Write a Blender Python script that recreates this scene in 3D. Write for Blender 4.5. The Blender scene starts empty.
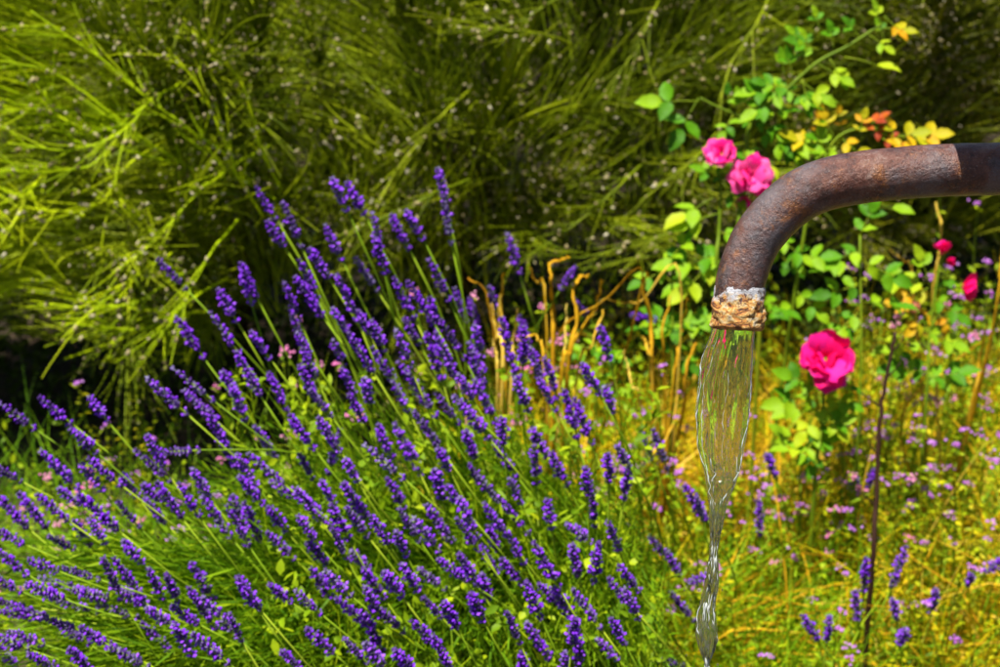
import bpy, math, random
import numpy as np
from mathutils import Vector, Matrix, noise, Quaternion
R = random.Random(7)
G = np.random.default_rng(11)
rad = math.radians
S = bpy.context.scene
COL = S.collection

# ------------------------------------------------------------------ camera
CAM = Vector((0, 0, 1.45)); PITCH = rad(20); F = 1866.0
cd = bpy.data.cameras.new('camera'); cam = bpy.data.objects.new('camera', cd); COL.objects.link(cam)
cam.location = CAM; cam.rotation_euler = (rad(90) - PITCH, 0, 0)
cd.sensor_width = 36; cd.lens = 36 * F / 1000; cd.clip_start = .02; cd.clip_end = 3000
cd.dof.use_dof = True; cd.dof.focus_distance = 1.5; cd.dof.aperture_fstop = 9.8
S.camera = cam
FW = Vector((0, math.cos(PITCH), -math.sin(PITCH))); UP = Vector((0, math.sin(PITCH), math.cos(PITCH)))
def P(px, py, d):
    px, py, d = float(px), float(py), float(d)
    return CAM + d * (FW + Vector((1, 0, 0)) * ((px - 500) / F) + UP * ((333.5 - py) / F))

# ------------------------------------------------------------------ world, sun, exposure
SUN = Vector((-.16, -.16, 1.0)).normalized()
elev = math.asin(SUN.z)
w = bpy.data.worlds.new('World'); S.world = w; w.use_nodes = True
nt = w.node_tree; bg = nt.nodes['Background']
sky = nt.nodes.new('ShaderNodeTexSky'); sky.sky_type = 'NISHITA'; sky.sun_disc = False
sky.sun_elevation = elev; sky.sun_rotation = math.atan2(SUN.x, SUN.y)
nt.links.new(sky.outputs[0], bg.inputs[0]); bg.inputs[1].default_value = .055
sl = bpy.data.lights.new('sun', 'SUN'); sl.energy = 5; sl.angle = rad(.5); sl.color = (1, .96, .88)
so = bpy.data.objects.new('sun', sl); COL.objects.link(so); so.rotation_euler = SUN.to_track_quat('Z', 'Y').to_euler()
S.view_settings.view_transform = 'Standard'; S.view_settings.look = 'None'
S.view_settings.exposure = .98; S.view_settings.gamma = 1
S.cycles.max_bounces = 8; S.cycles.transparent_max_bounces = 8; S.cycles.transmission_bounces = 8
S.cycles.caustics_refractive = False; S.cycles.caustics_reflective = False

# ------------------------------------------------------------------ helpers
class MB:
    """collects triangles with a material slot and a tint, builds ONE mesh"""
    def __init__(s): s.v = []; s.f = []; s.m = []; s.t = []; s.n = 0
    def add(s, V, T, mat=0, tint=.5):
        V = np.asarray(V, float).reshape(-1, 3); T = np.asarray(T, int).reshape(-1, 3)
        s.v.append(V); s.f.append(T + s.n); s.m.append(np.full(len(T), mat) if np.isscalar(mat) else mat)
        s.t.append(np.full(len(V), tint) if np.isscalar(tint) else tint); s.n += len(V)
    def tube(s, pts, r, sides=3, mat=0, tint=.5, cap=True):
        pts = np.asarray([tuple(p) for p in pts], float); n = len(pts)
        r = np.full(n, r) if np.isscalar(r) else np.asarray(r, float)
        t = np.gradient(pts, axis=0); t /= np.linalg.norm(t, axis=1)[:, None] + 1e-12
        ref = np.array([0, 1., 0]) if abs(t[:, 1]).max() < .9 else np.array([1., 0, 0])
        if abs(t @ ref).max() > .95: ref = np.array([.3, .5, .81])
        a = np.cross(t, ref); a /= np.linalg.norm(a, axis=1)[:, None] + 1e-12; b = np.cross(t, a)
        th = np.arange(sides) * 2 * math.pi / sides
        V = pts[:, None] + r[:, None, None] * (np.cos(th)[None, :, None] * a[:, None] + np.sin(th)[None, :, None] * b[:, None])
        i = np.arange(n - 1)[:, None] * sides; j = np.arange(sides)[None]; k = (j + 1) % sides
        q = np.stack([i + j, i + k, i + sides + k, i + sides + j], -1).reshape(-1, 4)
        T = np.concatenate([q[:, [0, 1, 2]], q[:, [0, 2, 3]]])
        V = V.reshape(-1, 3)
        if cap:
            V = np.concatenate([V, pts[:1], pts[-1:]]); jj = np.arange(sides); kk = (jj + 1) % sides; e = (n - 1) * sides
            T = np.concatenate([T, np.stack([jj * 0 + n * sides, kk, jj], -1), np.stack([jj * 0 + n * sides + 1, jj + e, kk + e], -1)])
        s.add(V, T, mat, tint)
    def mesh(s, name, mats, smooth=True):
        V = np.concatenate(s.v); T = np.concatenate(s.f); M = np.concatenate(s.m); t = np.concatenate(s.t)
        me = bpy.data.meshes.new(name)
        me.vertices.add(len(V)); me.vertices.foreach_set('co', V.astype('f').ravel())
        me.loops.add(len(T) * 3); me.loops.foreach_set('vertex_index', T.astype('i').ravel())
        me.polygons.add(len(T)); me.polygons.foreach_set('loop_start', np.arange(0, len(T) * 3, 3, dtype='i'))
        me.polygons.foreach_set('material_index', M.astype('i'))
        me.polygons.foreach_set('use_smooth', np.full(len(T), smooth))
        a = me.attributes.new('tint', 'FLOAT', 'POINT'); a.data.foreach_set('value', t.astype('f'))
        for m in (mats if isinstance(mats, (list, tuple)) else [mats]): me.materials.append(m)
        me.update(); me.validate(); return me

def link(name, data, parent=None, loc=None, q=None, sc=None, kind=None):
    o = bpy.data.objects.new(name, data); COL.objects.link(o); o.parent = parent
    if loc is not None: o.location = loc
    if q is not None: o.rotation_mode = 'QUATERNION'; o.rotation_quaternion = q
    if sc is not None: o.scale = (sc,) * 3 if np.isscalar(sc) else sc
    if kind: o['kind'] = kind
    return o
def tag(o, label, cat, group=None):
    o['label'] = label; o['category'] = cat
    if group: o['group'] = group
    return o
def thing(name, label, cat, loc, group=None):
    return tag(link(name, None, None, loc), label, cat, group)
def bez(a, b, c, d, n):
    t = np.linspace(0, 1, n)[:, None]; a, b, c, d = [np.array(tuple(x), float) for x in (a, b, c, d)]
    return (1 - t) ** 3 * a + 3 * (1 - t) ** 2 * t * b + 3 * (1 - t) * t * t * c + t ** 3 * d
def smoothpath(pts, n):
    """Catmull-Rom through control points"""
    p = np.array([tuple(x) for x in pts], float); p = np.vstack([2 * p[0] - p[1], p, 2 * p[-1] - p[-2]])
    out = []; m = len(p) - 3
    for u in np.linspace(0, m - 1e-6, n):
        i = int(u); t = u - i; a, b, c, d = p[i:i + 4]
        out.append(.5 * (2 * b + (c - a) * t + (2 * a - 5 * b + 4 * c - d) * t * t + (3 * b - a - 3 * c + d) * t ** 3))
    return np.array(out)
def unit(v): return v / (np.linalg.norm(v, axis=-1, keepdims=True) + 1e-12)
def hexc(h):
    c = [int(h[i:i + 2], 16) / 255 for i in (0, 2, 4)]
    return tuple(x / 12.92 if x < .04045 else ((x + .055) / 1.055) ** 2.4 for x in c) + (1,)

# ------------------------------------------------------------------ materials
def plant_mat(name, cols, trans=.3, rough=.5, nscale=40, spec=.12, objw=.35):
    m = bpy.data.materials.new(name); m.use_nodes = True; N = m.node_tree.nodes; L = m.node_tree.links
    b = N['Principled BSDF']; out = N['Material Output']
    at = N.new('ShaderNodeAttribute'); at.attribute_name = 'tint'
    oi = N.new('ShaderNodeObjectInfo'); tc = N.new('ShaderNodeTexCoord')
    no = N.new('ShaderNodeTexNoise'); no.inputs['Scale'].default_value = nscale; no.inputs['Detail'].default_value = 3
    L.new(tc.outputs['Object'], no.inputs['Vector'])
    def ma(op, a, bb):
        x = N.new('ShaderNodeMath'); x.operation = op
        for i, q in enumerate((a, bb)):
            if isinstance(q, (int, float)): x.inputs[i].default_value = q
            else: L.new(q, x.inputs[i])
        return x.outputs[0]
    f = ma('MULTIPLY', at.outputs['Fac'], .75 - objw * .5)
    f = ma('ADD', f, ma('MULTIPLY', oi.outputs['Random'], objw))
    f = ma('ADD', f, ma('MULTIPLY', ma('SUBTRACT', no.outputs['Fac'], .4), .6))
    rp = N.new('ShaderNodeValToRGB'); L.new(f, rp.inputs[0])
    e = rp.color_ramp.elements; k = len(cols)
    e[0].color = (*cols[0][:3], 1); e[0].position = .05; e[1].color = (*cols[-1][:3], 1); e[1].position = .95
    for i in range(1, k - 1):
        x = e.new(.05 + .9 * i / (k - 1)); x.color = (*cols[i][:3], 1)
    L.new(rp.outputs[0], b.inputs['Base Color']); b.inputs['Roughness'].default_value = rough
    b.inputs['Specular IOR Level'].default_value = spec
    if trans:
        tr = N.new('ShaderNodeBsdfTranslucent'); L.new(rp.outputs[0], tr.inputs[0])
        mx = N.new('ShaderNodeMixShader'); mx.inputs[0].default_value = trans
        L.new(b.outputs[0], mx.inputs[1]); L.new(tr.outputs[0], mx.inputs[2]); L.new(mx.outputs[0], out.inputs[0])
    return m
M = {}
M['broom'] = plant_mat('broom_green', [(.05, .08, .003), (.16, .22, .004), (.38, .44, .008)], .2)
M['broom_bright'] = plant_mat('broom_bright_green', [(.20, .32, .003), (.48, .64, .004), (.76, .84, .008)], .35)
M['broom_olive'] = plant_mat('broom_olive', [(.045, .06, .004), (.13, .16, .006), (.30, .31, .012)], .2)
M['pod'] = plant_mat('dry_pods', [(.16, .12, .04), (.36, .29, .13), (.58, .52, .36)], .2)
M['stalk'] = plant_mat('lavender_stalk', [(.12, .22, .006), (.24, .38, .012), (.42, .52, .03)], .2)
M['lavleaf'] = plant_mat('lavender_leaf', [(.03, .10, .004), (.17, .33, .006), (.46, .57, .01)], .45)
M['calyx'] = plant_mat('lavender_calyx', [(.06, .02, .16), (.13, .055, .30), (.30, .26, .44)], .25, .7)
M['corolla'] = plant_mat('lavender_corolla', [(.16, .02, .56), (.29, .045, .82), (.48, .16, .95)], .3, .7, objw=.2)
M['straw'] = plant_mat('straw', [(.34, .13, .004), (.74, .42, .012), (.92, .72, .14)], .25, .7, 130, .1)
M['yellow'] = plant_mat('yellow_grass', [(.36, .30, .003), (.64, .50, .004), (.85, .62, .01)], .3)
M['green'] = plant_mat('green_grass', [(.06, .18, .004), (.18, .36, .005), (.42, .55, .01)], .3)
M['herb'] = plant_mat('herb_leaf', [(.06, .15, .004), (.22, .34, .005), (.50, .56, .01)], .35)
M['herby'] = plant_mat('herb_yellow_leaf', [(.12, .19, .004), (.36, .38, .005), (.68, .54, .01)], .35)
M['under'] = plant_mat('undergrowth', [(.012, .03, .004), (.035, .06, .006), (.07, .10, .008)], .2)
M['rose_leaf'] = plant_mat('rose_leaf', [(.035, .13, .003), (.10, .29, .003), (.28, .45, .006)], .35, .55, 60, .15)
M['rose_leaf_lime'] = plant_mat('rose_leaf_lime', [(.16, .34, .008), (.28, .45, .008), (.42, .50, .01)], .35, .55, 60, .15)
M['rose_leaf_gold'] = plant_mat('rose_leaf_gold', [(.26, .34, .004), (.58, .42, .005), (.68, .28, .008)], .35, .55, 60, .15)
M['rose_leaf_red'] = plant_mat('rose_leaf_red', [(.42, .18, .01), (.50, .08, .012), (.32, .04, .015)], .35, .55, 60, .15)
M['cane'] = plant_mat('rose_cane', [(.06, .12, .006), (.16, .24, .008), (.34, .38, .015)], .1)
M['twig'] = plant_mat('dark_twig', [(.02, .010, .006), (.045, .02, .012), (.07, .035, .02)], 0)
M['petal_pink'] = plant_mat('petal_pink', [(.80, .005, .18), (.90, .015, .28), (.94, .14, .42)], .3, .6, 30)
M['petal_magenta'] = plant_mat('petal_magenta', [(.75, .002, .06), (.88, .005, .18), (.92, .02, .40)], .3, .6, 30)
M['petal_pale'] = plant_mat('petal_pale', [(.75, .25, .12), (.8, .38, .25), (.85, .5, .35)], .3, .6, 30)
M['lilac'] = plant_mat('lilac_floret', [(.50, .12, .55), (.62, .22, .75), (.75, .40, .85)], .3, .7)
M['pinkf'] = plant_mat('pink_floret', [(.72, .14, .45), (.82, .28, .52), (.88, .45, .62)], .3, .7)

def rock_mat(name, cols, scale=6, bump=.4):
    m = bpy.data.materials.new(name); m.use_nodes = True; N = m.node_tree.nodes; L = m.node_tree.links; b = N['Principled BSDF']
    tc = N.new('ShaderNodeTexCoord'); no = N.new('ShaderNodeTexNoise'); no.inputs['Scale'].default_value = scale; no.inputs['Detail'].default_value = 9
    no.inputs['Roughness'].default_value = .7; L.new(tc.outputs['Object'], no.inputs['Vector'])
    rp = N.new('ShaderNodeValToRGB'); L.new(no.outputs['Fac'], rp.inputs[0]); e = rp.color_ramp.elements
    e[0].position = .3; e[1].position = .7; e[0].color = (*cols[0], 1); e[1].color = (*cols[-1], 1)
    for i in range(1, len(cols) - 1): e.new(.3 + .4 * i / (len(cols) - 1)).color = (*cols[i], 1)
    L.new(rp.outputs[0], b.inputs['Base Color']); b.inputs['Roughness'].default_value = .9
    bp = N.new('ShaderNodeBump'); bp.inputs['Strength'].default_value = bump; bp.inputs['Distance'].default_value = .01
    L.new(no.outputs['Fac'], bp.inputs['Height']); L.new(bp.outputs[0], b.inputs['Normal']); return m
M['soil'] = rock_mat('soil', [(.02, .011, .006), (.045, .026, .012), (.09, .055, .022)], 9)
M['stone'] = rock_mat('stone', [(.16, .14, .11), (.27, .24, .19), (.36, .33, .27)], 12)
M['blocker'] = rock_mat('blocker_timber', [(.06, .04, .025), (.12, .08, .05)], 20)

# ------------------------------------------------------------------ ground
g = MB(); n = 60
xs = np.sign(np.linspace(-1, 1, n)) * np.abs(np.linspace(-1, 1, n)) ** 4 * 900
ys = xs + 3.5
X, Y = np.meshgrid(xs, ys); Z = np.zeros_like(X)
for i in range(n):
    for j in range(n):
        r = math.hypot(X[i, j], Y[i, j] - 3)
        Z[i, j] = .03 * noise.noise(Vector((X[i, j] * 2.3, Y[i, j] * 2.3, 0))) + (r * .02 * noise.noise(Vector((X[i, j] * .02, Y[i, j] * .02, 3))) if r > 12 else 0)
i, j = np.meshgrid(np.arange(n - 1), np.arange(n - 1), indexing='ij'); q0 = (i * n + j).ravel()
g.add(np.stack([X, Y, Z], -1), np.concatenate([np.stack([q0, q0 + 1, q0 + n + 1], -1), np.stack([q0, q0 + n + 1, q0 + n], -1)]))
link('ground', g.mesh('ground', M['soil']), kind='structure')

# ------------------------------------------------------------------ vectorised blades and leaflets
def blades(mb, root, d0, L, W, droop, mat=0, segs=4, side=None):
    """N curved tapering blades; d0 unit start directions"""
    N_ = len(root); tint = G.random(N_)
    if side is None: side = unit(np.cross(d0, unit(G.normal(size=(N_, 3)))))
    p = root.copy(); d = d0.copy(); rows = []
    for k in range(segs + 1):
        u = k / segs; wd = (W * (1 - u) ** .6 if k < segs else W * .04)[:, None] * side * .5
        rows.append(np.stack([p - wd, p + wd], 1))
        p = p + d * (L / segs)[:, None]; d = unit(d + np.array([0, 0, -1.]) * (droop / segs)[:, None])
    V = np.stack(rows, 1).reshape(N_, -1, 3)      # N, (segs+1)*2
    base = np.arange(N_)[:, None, None] * (segs + 1) * 2; k = np.arange(segs) * 2
    T = np.concatenate([np.stack([k, k + 1, k + 3], -1), np.stack([k, k + 3, k + 2], -1)])
    mb.add(V.reshape(-1, 3), (T[None] + base).reshape(-1, 3), mat, np.repeat(tint, (segs + 1) * 2))
def leaflets(mb, c, d, nrm, L, W, mat=0, tint=None):
    """N folded pointed oval leaves starting at c along d"""
    N_ = len(c); tint = G.random(N_) if tint is None else np.full(N_, tint)
    nrm = unit(nrm - (nrm * d).sum(1, keepdims=True) * d); s = np.cross(d, nrm)
    Lc = L[:, None]; Wc = W[:, None] * .5
    pts = [c, c + d * Lc * .35 + s * Wc + nrm * Wc * .35, c + d * Lc * .75 + s * Wc * .7 + nrm * Wc * .1, c + d * Lc - nrm * Wc * .35,
           c + d * Lc * .75 - s * Wc * .7 + nrm * Wc * .1, c + d * Lc * .35 - s * Wc + nrm * Wc * .35, c + d * Lc * .4 - nrm * Wc * .05, c + d * Lc * .75 - nrm * Wc * .1]
    V = np.stack(pts, 1)
    T = np.array([[0, 1, 6], [1, 2, 6], [2, 7, 6], [2, 3, 7], [0, 6, 5], [5, 6, 4], [4, 6, 7], [4, 7, 3]])
    mb.add(V.reshape(-1, 3), (T[None] + np.arange(N_)[:, None, None] * 8).reshape(-1, 3), mat, np.repeat(tint, 8))
def blobs(mb, c, r, mat=0, stretch=None, d=None):
    """N little octahedra"""
    N_ = len(c); O = np.array([[1, 0, 0], [-1, 0, 0], [0, 1, 0], [0, -1, 0], [0, 0, 1], [0, 0, -1.]])
    V = c[:, None] + O[None] * r[:, None, None] * (.75 + .5 * G.random((N_, 6, 1)))
    if d is not None:
        V = V + (V - c[:, None]) @ np.zeros((3, 3)) + ((V - c[:, None]) * d[:, None]).sum(-1, keepdims=True) * d[:, None] * stretch
    T = np.array([[4, 0, 2], [4, 2, 1], [4, 1, 3], [4, 3, 0], [5, 2, 0], [5, 1, 2], [5, 3, 1], [5, 0, 3]])
    mb.add(V.reshape(-1, 3), (T[None] + np.arange(N_)[:, None, None] * 6).reshape(-1, 3), mat, np.repeat(G.random(N_), 6))

# ================================================================== PIPE
DP = 1.5
def rust_mat():
    m = bpy.data.materials.new('rusty_iron'); m.use_nodes = True; N = m.node_tree.nodes; L = m.node_tree.links; b = N['Principled BSDF']
    tc = N.new('ShaderNodeTexCoord')
    def nz(s, det=8, ro=.65, off=0):
        x = N.new('ShaderNodeTexNoise'); x.inputs['Scale'].default_value = s; x.inputs['Detail'].default_value = det; x.inputs['Roughness'].default_value = ro
        mp = N.new('ShaderNodeMapping'); mp.inputs['Location'].default_value = (off, off * .7, 0); L.new(tc.outputs['Object'], mp.inputs[0]); L.new(mp.outputs[0], x.inputs['Vector']); return x.outputs['Fac']
    def ramp(src, stops):
        r = N.new('ShaderNodeValToRGB'); L.new(src, r.inputs[0]); e = r.color_ramp.elements
        e[0].position, e[0].color = stops[0][0], (*stops[0][1], 1); e[1].position, e[1].color = stops[-1][0], (*stops[-1][1], 1)
        for p, c in stops[1:-1]: e.new(p).color = (*c, 1)
        return r.outputs[0]
    def mix(f, a, bb):
        x = N.new('ShaderNodeMix'); x.data_type = 'RGBA'; L.new(f, x.inputs[0])
        for i, q in ((6, a), (7, bb)):
            if isinstance(q, tuple): x.inputs[i].default_value = (*q, 1)
            else: L.new(q, x.inputs[i])
        return x.outputs[2]
    base = ramp(nz(34, 12, .78), [(.34, (.016, .009, .008)), (.45, (.062, .022, .016)), (.55, (.125, .046, .030)), (.66, (.20, .125, .10))])
    blue = ramp(nz(17, 12, .78, off=3), [(.48, (0, 0, 0)), (.62, (.75, .75, .75))])
    c = mix(blue, base, (.105, .098, .11))
    org = ramp(nz(42, 12, .8, off=7), [(.54, (0, 0, 0)), (.64, (.85, .85, .85))])
    c = mix(org, c, (.26, .095, .022))
    spk = ramp(nz(520, 4, off=1), [(.60, (0, 0, 0)), (.70, (.6, .6, .6))])
    c = mix(spk, c, (.30, .25, .21))
    drk = ramp(nz(300, 5, off=9), [(.32, (.7, .7, .7)), (.42, (0, 0, 0))])
    c = mix(drk, c, (.015, .01, .01))
    L.new(c, b.inputs['Base Color']); b.inputs['Roughness'].default_value = .33; b.inputs['Metallic'].default_value = .2
    ad = N.new('ShaderNodeMath'); ad.operation = 'ADD'; L.new(nz(300, 6, .7, 9), ad.inputs[0]); L.new(nz(90, 6, .6, 2), ad.inputs[1])
    bp = N.new('ShaderNodeBump'); bp.inputs['Strength'].default_value = .8; bp.inputs['Distance'].default_value = .0022
    L.new(ad.outputs[0], bp.inputs['Height']); L.new(bp.outputs[0], b.inputs['Normal']); return m
M['rust'] = rust_mat()
def crust_mat():
    m = bpy.data.materials.new('lime_crust'); m.use_nodes = True; N = m.node_tree.nodes; L = m.node_tree.links; b = N['Principled BSDF']
    tc = N.new('ShaderNodeTexCoord'); mp = N.new('ShaderNodeMapping'); mp.inputs['Scale'].default_value = (1, 1, 2.0); L.new(tc.outputs['Object'], mp.inputs[0])
    no = N.new('ShaderNodeTexNoise'); no.inputs['Scale'].default_value = 75; no.inputs['Detail'].default_value = 8; no.inputs['Roughness'].default_value = .72; no.inputs['Distortion'].default_value = .8
    L.new(mp.outputs[0], no.inputs[0])
    r = N.new('ShaderNodeValToRGB'); e = r.color_ramp.elements; L.new(no.outputs['Fac'], r.inputs[0])
    e[0].position = .36; e[0].color = (.02, .01, .006, 1); e[1].position = .70; e[1].color = (.82, .76, .66, 1)
    for p, c in ((.42, (.16, .05, .010)), (.47, (.46, .17, .02)), (.53, (.52, .32, .09)), (.60, (.58, .46, .27))): e.new(p).color = (*c, 1)
    # whiter towards the upper rim of the crust (its own deposit band)
    at = N.new('ShaderNodeAttribute'); at.attribute_name = 'tint'
    n2 = N.new('ShaderNodeTexNoise'); n2.inputs['Scale'].default_value = 110; n2.inputs['Detail'].default_value = 9; n2.inputs['Roughness'].default_value = .7; L.new(tc.outputs['Object'], n2.inputs[0])
    mu = N.new('ShaderNodeMath'); mu.operation = 'MULTIPLY'; L.new(at.outputs['Fac'], mu.inputs[0]); L.new(n2.outputs['Fac'], mu.inputs[1])
    r2 = N.new('ShaderNodeValToRGB'); L.new(mu.outputs[0], r2.inputs[0]); r2.color_ramp.elements[0].position = .42; r2.color_ramp.elements[1].position = .56
    mx = N.new('ShaderNodeMix'); mx.data_type = 'RGBA'; L.new(r2.outputs[0], mx.inputs[0]); L.new(r.outputs[0], mx.inputs[6]); mx.inputs[7].default_value = (.42, .42, .45, 1)
    n3 = N.new('ShaderNodeTexNoise'); n3.inputs['Scale'].default_value = 240; n3.inputs['Detail'].default_value = 6; n3.inputs['Roughness'].default_value = .7; L.new(tc.outputs['Object'], n3.inputs[0])
    r3 = N.new('ShaderNodeValToRGB'); L.new(n3.outputs['Fac'], r3.inputs[0]); r3.color_ramp.elements[0].position = .34; r3.color_ramp.elements[0].color = (.22, .12, .06, 1); r3.color_ramp.elements[1].position = .46; r3.color_ramp.elements[1].color = (1, 1, 1, 1)
    m3 = N.new('ShaderNodeMix'); m3.data_type = 'RGBA'; m3.blend_type = 'MULTIPLY'; m3.inputs[0].default_value = 1; L.new(mx.outputs[2], m3.inputs[6]); L.new(r3.outputs[0], m3.inputs[7])
    L.new(m3.outputs[2], b.inputs['Base Color']); b.inputs['Roughness'].default_value = .6
    bp = N.new('ShaderNodeBump'); bp.inputs['Strength'].default_value = 1; bp.inputs['Distance'].default_value = .003
    L.new(no.outputs['Fac'], bp.inputs['Height']); L.new(bp.outputs[0], b.inputs['Normal']); return m
M['crust'] = crust_mat()

ctrl = [(737, 322), (738, 300), (742, 276), (754, 244), (768, 224), (786, 206), (806, 192.5), (830, 183.5), (860, 177.5), (892, 174), (926, 171.3), (964, 169.5), (1000, 169), (1060, 168), (1300, 168)]
cpts = [P(a, b, DP) for a, b in ctrl]
root = thing('water_pipe', 'bent rusty iron spout pipe with a crusty mouth pouring water', 'pipe', cpts[-1])
rp = np.array(tuple(cpts[-1]))
path = smoothpath(cpts, 260) - rp
def noisy_tube(path, rfun, sides, amp, sc, inner=None, tint=None, seed=0):
    t = unit(np.gradient(path, axis=0)); b = np.array(tuple(UP.cross(Vector((1, 0, 0))))); b = unit(b)[None] * np.ones((len(path), 1)); a = unit(np.cross(b, t))
    V = []
    for k in range(len(path)):
        for s_ in range(sides):
            th = 2 * math.pi * s_ / sides; dr = math.cos(th) * a[k] + math.sin(th) * b[k]; r0 = rfun(k / (len(path) - 1))
            p = path[k] + dr * r0; nn = noise.fractal(Vector(p * sc + seed), 1, 2, 4) * amp
            V.append(p + dr * (nn * (1 if amp < .002 else 1 - .8 * max(0, k / (len(path) - 1) - .5) * 2)))
    V = np.array(V); n_ = len(path)
    i_ = np.arange(n_ - 1)[:, None] * sides; j_ = np.arange(sides)[None]; k_ = (j_ + 1) % sides
    q = np.stack([i_ + j_, i_ + k_, i_ + sides + k_, i_ + sides + j_], -1).reshape(-1, 4)
    return V, np.concatenate([q[:, [0, 1, 2]], q[:, [0, 2, 3]]])
R0 = .0208
mb = MB(); V, T = noisy_tube(path, lambda u: R0 * (.935 + .085 * min(1, u * 2.2)), 56, .00028, 45); mb.add(V, T)
V, T = noisy_tube(path[:40], lambda u: R0 * .84, 32, .0001, 45); mb.add(V, T[:, ::-1])
link('pipe', mb.mesh('pipe', M['rust']), root)
# crust: an outer rough sleeve that wraps under the mouth to the inner wall
pb = P(737.2, 330, DP); ptp = P(740, 285, DP)
cp = [Vector(np.array(tuple(pb)) * (1 - u) + np.array(tuple(ptp)) * u) for u in np.linspace(0, 1, 46)]
cpath = np.array([tuple(x) for x in cp]) - rp
def cr(u):
    lip = R0 * 1.035 - .0022 * max(0, (u - .45) / .55) ** 1.5 - .0018 * max(0, (.06 - u) / .06)
    return lip
V, T = noisy_tube(cpath, cr, 110, .0026, 95, seed=4); mb = MB()
mb.add(V, T, 0, np.repeat(np.linspace(0, 1.35, 46), 110))
ring = V[:110]; cen = cpath[0]; inn = cen + (ring - cen) * .80; inn2 = inn + (cpath[8] - cpath[0])
j = np.arange(110); k = (j + 1) % 110
mb.add(np.concatenate([ring, inn, inn2]), np.concatenate([np.stack([j, j + 110, k + 110], -1), np.stack([j, k + 110, k], -1), np.stack([j + 110, j + 220, k + 220], -1), np.stack([j + 110, k + 220, k + 110], -1)]))
cro = link('lime_crust', mb.mesh('lime_crust', M['crust']), root)

# water -------------------------------------------------------------
wm = bpy.data.materials.new('water'); wm.use_nodes = True; N = wm.node_tree.nodes; b = N['Principled BSDF']
b.inputs['Base Color'].default_value = (.99, .98, .78, 1); b.inputs['Roughness'].default_value = .02; b.inputs['IOR'].default_value = 1.16; b.inputs['Coat Weight'].default_value = .35; b.inputs['Coat IOR'].default_value = 1.5; b.inputs['Coat Roughness'].default_value = .05
b.inputs['Transmission Weight'].default_value = 1
tc = N.new('ShaderNodeTexCoord'); mp = N.new('ShaderNodeMapping'); mp.inputs['Scale'].default_value = (1, 1, .16)
no = N.new('ShaderNodeTexNoise'); no.inputs['Scale'].default_value = 190; no.inputs['Detail'].default_value = 3
bp = N.new('ShaderNodeBump'); bp.inputs['Strength'].default_value = .35; bp.inputs['Distance'].default_value = .0012
LK = wm.node_tree.links; LK.new(tc.outputs['Object'], mp.inputs[0]); LK.new(mp.outputs[0], no.inputs[0]); LK.new(no.outputs['Fac'], bp.inputs['Height']); 
n2 = N.new('ShaderNodeTexNoise'); n2.inputs['Scale'].default_value = 130; n2.inputs['Detail'].default_value = 2; n2.inputs['Distortion'].default_value = 1.0
m2 = N.new('ShaderNodeMapping'); m2.inputs['Scale'].default_value = (1, 1, .55); LK.new(tc.outputs['Object'], m2.inputs[0]); LK.new(m2.outputs[0], n2.inputs[0])
# choppier low down, where the stream breaks up
sx = N.new('ShaderNodeSeparateXYZ'); LK.new(tc.outputs['Object'], sx.inputs[0])
mr = N.new('ShaderNodeMapRange'); mr.inputs[1].default_value = -.06; mr.inputs[2].default_value = -.16; mr.inputs[3].default_value = .03; mr.inputs[4].default_value = .5; LK.new(sx.outputs['Z'], mr.inputs[0])
b2 = N.new('ShaderNodeBump'); b2.inputs['Distance'].default_value = .004; LK.new(mr.outputs[0], b2.inputs['Strength']); LK.new(n2.outputs['Fac'], b2.inputs['Height']); LK.new(bp.outputs[0], b2.inputs['Normal'])
LK.new(b2.outputs[0], b.inputs['Normal'])
tl = N.new('ShaderNodeBsdfTranslucent'); tl.inputs[0].default_value = (.85, .86, .60, 1); ms = N.new('ShaderNodeMixShader')
mr2 = N.new('ShaderNodeMapRange'); mr2.inputs[1].default_value = -.08; mr2.inputs[2].default_value = -.17; mr2.inputs[3].default_value = .06; mr2.inputs[4].default_value = .24; LK.new(sx.outputs['Z'], mr2.inputs[0])
LK.new(mr2.outputs[0], ms.inputs[0]); LK.new(b.outputs[0], ms.inputs[1]); LK.new(tl.outputs[0], ms.inputs[2]); LK.new(ms.outputs[0], N['Material Output'].inputs[0])
M['water'] = wm
edges = [(318, 714, 757), (330, 712, 755), (350, 705, 754), (367, 700, 753), (413, 695.6, 750), (445, 697, 745), (465, 702, 741), (476, 705, 738), (502, 708.6, 728), (522, 709.5, 723),
         (538, 710, 719.5), (554, 709, 718), (580, 706.5, 719), (598, 701, 716), (611, 698, 715), (625, 695.6, 717), (637, 695.6, 718), (650, 699, 714), (663, 705, 709), (675, 706, 713), (695, 703, 712), (730, 704, 710), (780, 702, 711)]
E = np.array(edges); rows = np.linspace(318, 780, 420)
le = np.interp(rows, E[:, 0], E[:, 1]); re = np.interp(rows, E[:, 0], E[:, 2])
ker = np.ones(9) / 9; le[4:-4] = np.convolve(le, ker, 'valid'); re[4:-4] = np.convolve(re, ker, 'valid')
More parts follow.
